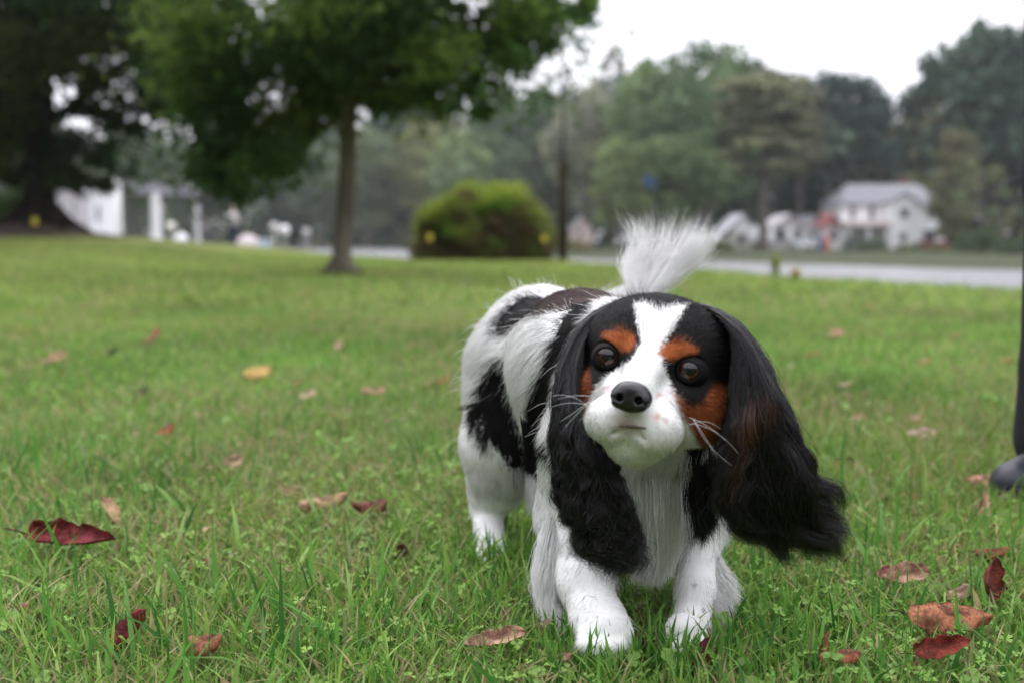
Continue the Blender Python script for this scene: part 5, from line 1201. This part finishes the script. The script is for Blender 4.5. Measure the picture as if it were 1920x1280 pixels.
# ================================================================== jetty side on the left
LY = 52.
def piling(px, top, base, Y, rad, label, cap, colr, capc):
    b0 = P(px, base, Y); zt = Zp(top, Y)-b0[2]; o = empty('piling', b0, label, 'piling'); m = MB(); m.tube([(0, 0, -1.5), (0, 0, zt)], [rad*1.05, rad], 14); m.build('post', plain('piling_paint', colr, .7), o, True)
    if cap:
        m = MB(); s = np.linspace(0, PI, 9); m.tube(np.stack((s*0, s*0, zt-cap*np.cos(s)), 1), cap*np.sin(s)+.004, 14); m.build('cap', plain('cap_plastic', capc, .4), o, True)
piling(225, 334, 456, LY, .15, 'tallest white post, left of the grey-roofed shelter', 0, (.74, .73, .72), None)
piling(365, 350, 452, 50, .05, 'thin grey pole with a pale round lamp head by the shelter', .17, (.22, .21, .20), (.68, .65, .60))
piling(322, 425, 456, 49, .05, 'short post with a cream ball cap right of the shelter', .20, (.4, .4, .33), (.75, .72, .62))
piling(515, 426, 462, 47, .06, 'short post with a greyish white ball cap, left of the whitest one', .18, (.4, .4, .33), (.6, .58, .54))
piling(534, 432, 468, 46, .06, 'short green post with the whitest ball cap', .22, (.20, .26, .17), (.82, .8, .78))
piling(575, 436, 470, 44, .10, 'stout dark grey post with a pale cap left of the slender trunk', .15, (.16, .15, .16), (.5, .47, .45))
b0 = P(297, 455, LY); o = empty('boat_shelter', b0, 'open boat shelter with a flat grey roof on white posts', 'shelter')
m = MB(); xa, xb = X_(248, LY)-b0[0], X_(346, LY)-b0[0]; zt = Zp(344, LY)-b0[2]; m.box(((xa+xb)/2, 1.5, zt-.24), (xb-xa, 3.4, .48)); m.build('roof', plain('grey_fascia', (.26, .25, .30), .7), o)
for xx, yy, s in ((X_(300, LY)-b0[0], -.1, .30), (xb-.15, 3.0, .14), (xa+.1, 3.0, .14)):
    m = MB(); m.box((xx, yy, (zt-.5)/2-.5), (s, s, zt+.5 if s < .2 else zt+.62)); m.box((xx, yy, .15), (s*1.5, s*1.5, .3)); m.build('post', M_white, o)
bu = P(340, 451, 47); m = MB(); s = np.linspace(0, PI, 13); m.tube(np.stack((s*0, s*0, -.30*np.cos(s)), 1), .30*np.sin(s)+.004, 20); m.tube([(0, 0, .28), (0, 0, .38)], [.05, .04], 10)
o = m.build('mooring_buoy', plain('buoy', (.8, .79, .84), .4), None, True); o.location = (bu[0], bu[1], max(bu[2], ground(bu[0], bu[1])+.28)); tag(o, 'white round mooring buoy lying right of the shelter post', 'buoy')
cb = P(495, 470, 45); cb[2] = max(ground(cb[0], cb[1]), Zp(472, 45)); o = empty('cool_box', cb, 'pale blue cool box on the grass left of the whitest ball cap', 'cool box')
m = MB(); m.box((0, 0, .22), (.46, .34, .42)); bx = m.build('box', plain('pale_blue_plastic', (.42, .58, .72), .5), o); bv = bx.modifiers.new('soft', 'BEVEL'); bv.width = .03; bv.segments = 2
m = MB(); m.box((0, 0, .475), (.50, .38, .08)); m.build('lid', M_white, o)
rb = P(466, 462, 47); o = empty('rowing_boat', rb, 'upturned off-white rowing boat between the figure in navy and the cool box', 'boat'); m = MB(); s = np.linspace(-1, 1, 15); V = []
for a in s:
    for b_ in np.linspace(0, PI, 11): w_ = .42*max(.02, (1-abs(a)**2.4)); V.append((a*.62*1.0, math.cos(b_)*w_, math.sin(b_)*w_*1.2))
id_ = np.arange(165).reshape(15, 11); m.add(V, np.stack((id_[:-1, :-1], id_[1:, :-1], id_[1:, 1:], id_[:-1, 1:]), -1).reshape(-1, 4)); m.build('hull', plain('boat_paint', (.58, .50, .50), .5), o, True)
m = MB(); m.tube([(-.64, 0, .02), (-.3, 0, .50), (.3, 0, .50), (.64, 0, .02)], [.02, .02, .02, .02], 6); m.build('keel', M_wood, o)

# ================================================================== people
def person_parts():
    """standing figure 1.74 m tall facing -y: skin, clothes, hair, shoes"""
    A = lambda *v: np.array(v, float)
    sk = [ell(A(0, 0, 1.60), (.075, .095, .115)), cone(A(0, .01, 1.42), .052, A(0, .005, 1.53), .050), ell(A(0, -.02, 1.545), (.05, .06, .05)),
          ell(A(0, .0, 1.30), (.17, .11, .14), k=.04), ell(A(0, 0, 1.10), (.14, .10, .16), k=.04), ell(A(0, 0, .95), (.16, .115, .11), k=.04),
          cone(A(0, -.095, 1.60), .010, A(0, -.112, 1.575), .014, k=.008), cone(A(-.025, -.088, 1.535), .008, A(.025, -.088, 1.535), .008, k=.006)]
    for s in (-1, 1):
        sk += [cone(A(s*.17, 0, 1.40), .055, A(s*.215, .01, 1.12), .042), cone(A(s*.215, .01, 1.12), .040, A(s*.13, -.19, 1.16), .027), ell(A(s*.10, -.235, 1.17), (.042, .050, .022)), cone(A(s*.085, -.215, 1.185), .012, A(s*.055, -.235, 1.20), .009, k=.006),
               cone(A(s*.09, 0, .90), .085, A(s*.095, 0, .50), .056), cone(A(s*.095, 0, .50), .054, A(s*.095, .02, .10), .036), cone(A(s*.095, .03, .05), .035, A(s*.10, -.12, .035), .030), ell(A(s*.076, 0, 1.60), (.012, .018, .028)),
               ell(A(s*.032, -.088, 1.615), (.014, .012, .010), sub=1, k=.006)]
        for j, (dy, ln) in enumerate(((-.032, .062), (-.012, .075), (.010, .070), (.030, .055))):
            sk += [cone(A(s*.09+dy, -.26, 1.17), .0095, A(s*.085+dy, -.26-ln*.55, 1.165), .0085, k=.004), cone(A(s*.085+dy, -.26-ln*.55, 1.165), .0085, A(s*.082+dy, -.26-ln*.8, 1.145), .0075, k=.004)]
    def bld(pr, lo, hi, h, k=.03): return surface_nets(field(pr, k), lo, hi, h)
    out = {'body': bld(sk, (-.30, -.36, -.01), (.30, .18, 1.78), .0075, .02)}
    sh = [ell(A(0, 0, 1.31), (.195, .135, .15)), ell(A(0, 0, 1.08), (.165, .125, .19)), cone(A(-.14, 0, 1.43), .05, A(.14, 0, 1.43), .05), ell(A(0, 0, .93), (.185, .135, .06))]
    for s in (-1, 1): sh += [cone(A(s*.17, 0, 1.40), .068, A(s*.217, .01, 1.12), .056), cone(A(s*.217, .01, 1.12), .054, A(s*.142, -.17, 1.158), .042)]
    out['jacket'] = bld(sh, (-.33, -.26, .80), (.33, .20, 1.56), .011)
    tr = [ell(A(0, 0, .93), (.178, .130, .10))]
    for s in (-1, 1): tr += [cone(A(s*.092, 0, .90), .098, A(s*.097, -.01, .50), .073), cone(A(s*.097, -.01, .50), .071, A(s*.097, .005, .20), .073), cone(A(s*.097, .005, .20), .074, A(s*.097, .012, .085), .082, k=.01)]
    out['trousers'] = bld(tr, (-.30, -.20, .03), (.30, .20, 1.05), .009, .02)
    out['hair'] = bld([ell(A(0, .018, 1.635), (.088, .100, .098)), ell(A(0, .06, 1.58), (.07, .05, .08)), ell(A(0, -.09, 1.57), (.065, .06, .075), sub=1, k=.01)], (-.12, -.13, 1.45), (.12, .15, 1.76), .007, .01)
    for s, nm in ((-1, 'shoe_a'), (1, 'shoe_b')):
        out[nm] = bld([cone(A(s*.097, .05, .045), .046, A(s*.105, -.15, .030), .038), cone(A(s*.097, .02, .08), .045, A(s*.097, .03, .12), .040), ell(A(s*.10, -.05, .012), (.052, .15, .016), k=.006)], (s*.1-.09, -.21, -.01), (s*.1+.09, .13, .18), .007, .015)
    return out
PP = person_parts(); PM = {}
M_cloth = noise_mat('cloth', (.9, .9, .9), (1, 1, 1), 60, .85, .1, objcol=True); M_skin2 = plain('skin', (.45, .28, .20), .55, objcol=True); M_shoe = plain('shoe_leather', (1, 1, 1), .45, objcol=True)
for k, (V, Q) in PP.items():
    nm = 'shoe' if k.startswith('shoe') else k; PM[k] = fast_mesh(nm, V, Q, None, None, M_skin2 if k == 'body' else (M_shoe if nm == 'shoe' else M_cloth), None, True, False).data
def person(loc, rz, label, cols, scale=1, group=None):
    o = empty('person', loc, label, 'person', group, rz); o.scale = (scale,)*3
    for k, me in PM.items():
        nm = 'shoe' if k.startswith('shoe') else k; c = bpy.data.objects.new(nm, me); link(c, o); c.color = (*cols.get(nm, (1, 1, 1)), 1)
    return o
person((.943, 1.60, 0), math.radians(-50), 'person in black trousers and dark shoes standing at the right edge of the lawn',
       {'trousers': (.010, .011, .016), 'jacket': (.02, .022, .03), 'shoe': (.012, .015, .024), 'hair': (.03, .02, .012), 'body': (1, 1, 1)})
pz = P(437, 462, 45); person((pz[0], pz[1], Zp(463, 45)), .5, 'far figure in a white shirt and navy trousers by the water', {'trousers': (.012, .02, .04), 'jacket': (.62, .6, .6), 'shoe': (.05, .05, .05), 'hair': (.4, .35, .3)}, .98)
pz = P(390, 462, 46); person((pz[0], pz[1], Zp(463, 46)), -.6, 'far figure in dull grey clothes left of the one in navy', {'trousers': (.10, .095, .11), 'jacket': (.22, .21, .22), 'shoe': (.05, .05, .05), 'hair': (.06, .05, .04)}, .68)

# ================================================================== humid air
hz_ = MB(); hz_.box((0, 195, 15.5), (1000, 510, 37)); hm__ = bpy.data.materials.new('humid_air'); hm__.use_nodes = True; t = hm__.node_tree; t.nodes.clear()
pv = t.nodes.new('ShaderNodeVolumePrincipled'); pv.inputs['Color'].default_value = (.93, .95, 1, 1); pv.inputs['Density'].default_value = .00025; pv.inputs['Anisotropy'].default_value = .2
mo = t.nodes.new('ShaderNodeOutputMaterial'); t.links.new(pv.outputs[0], mo.inputs['Volume'])
HAZE = True
if HAZE: tag(hz_.build('haze', hm__), 'thin humid air over the lake', 'haze', None, 'stuff')
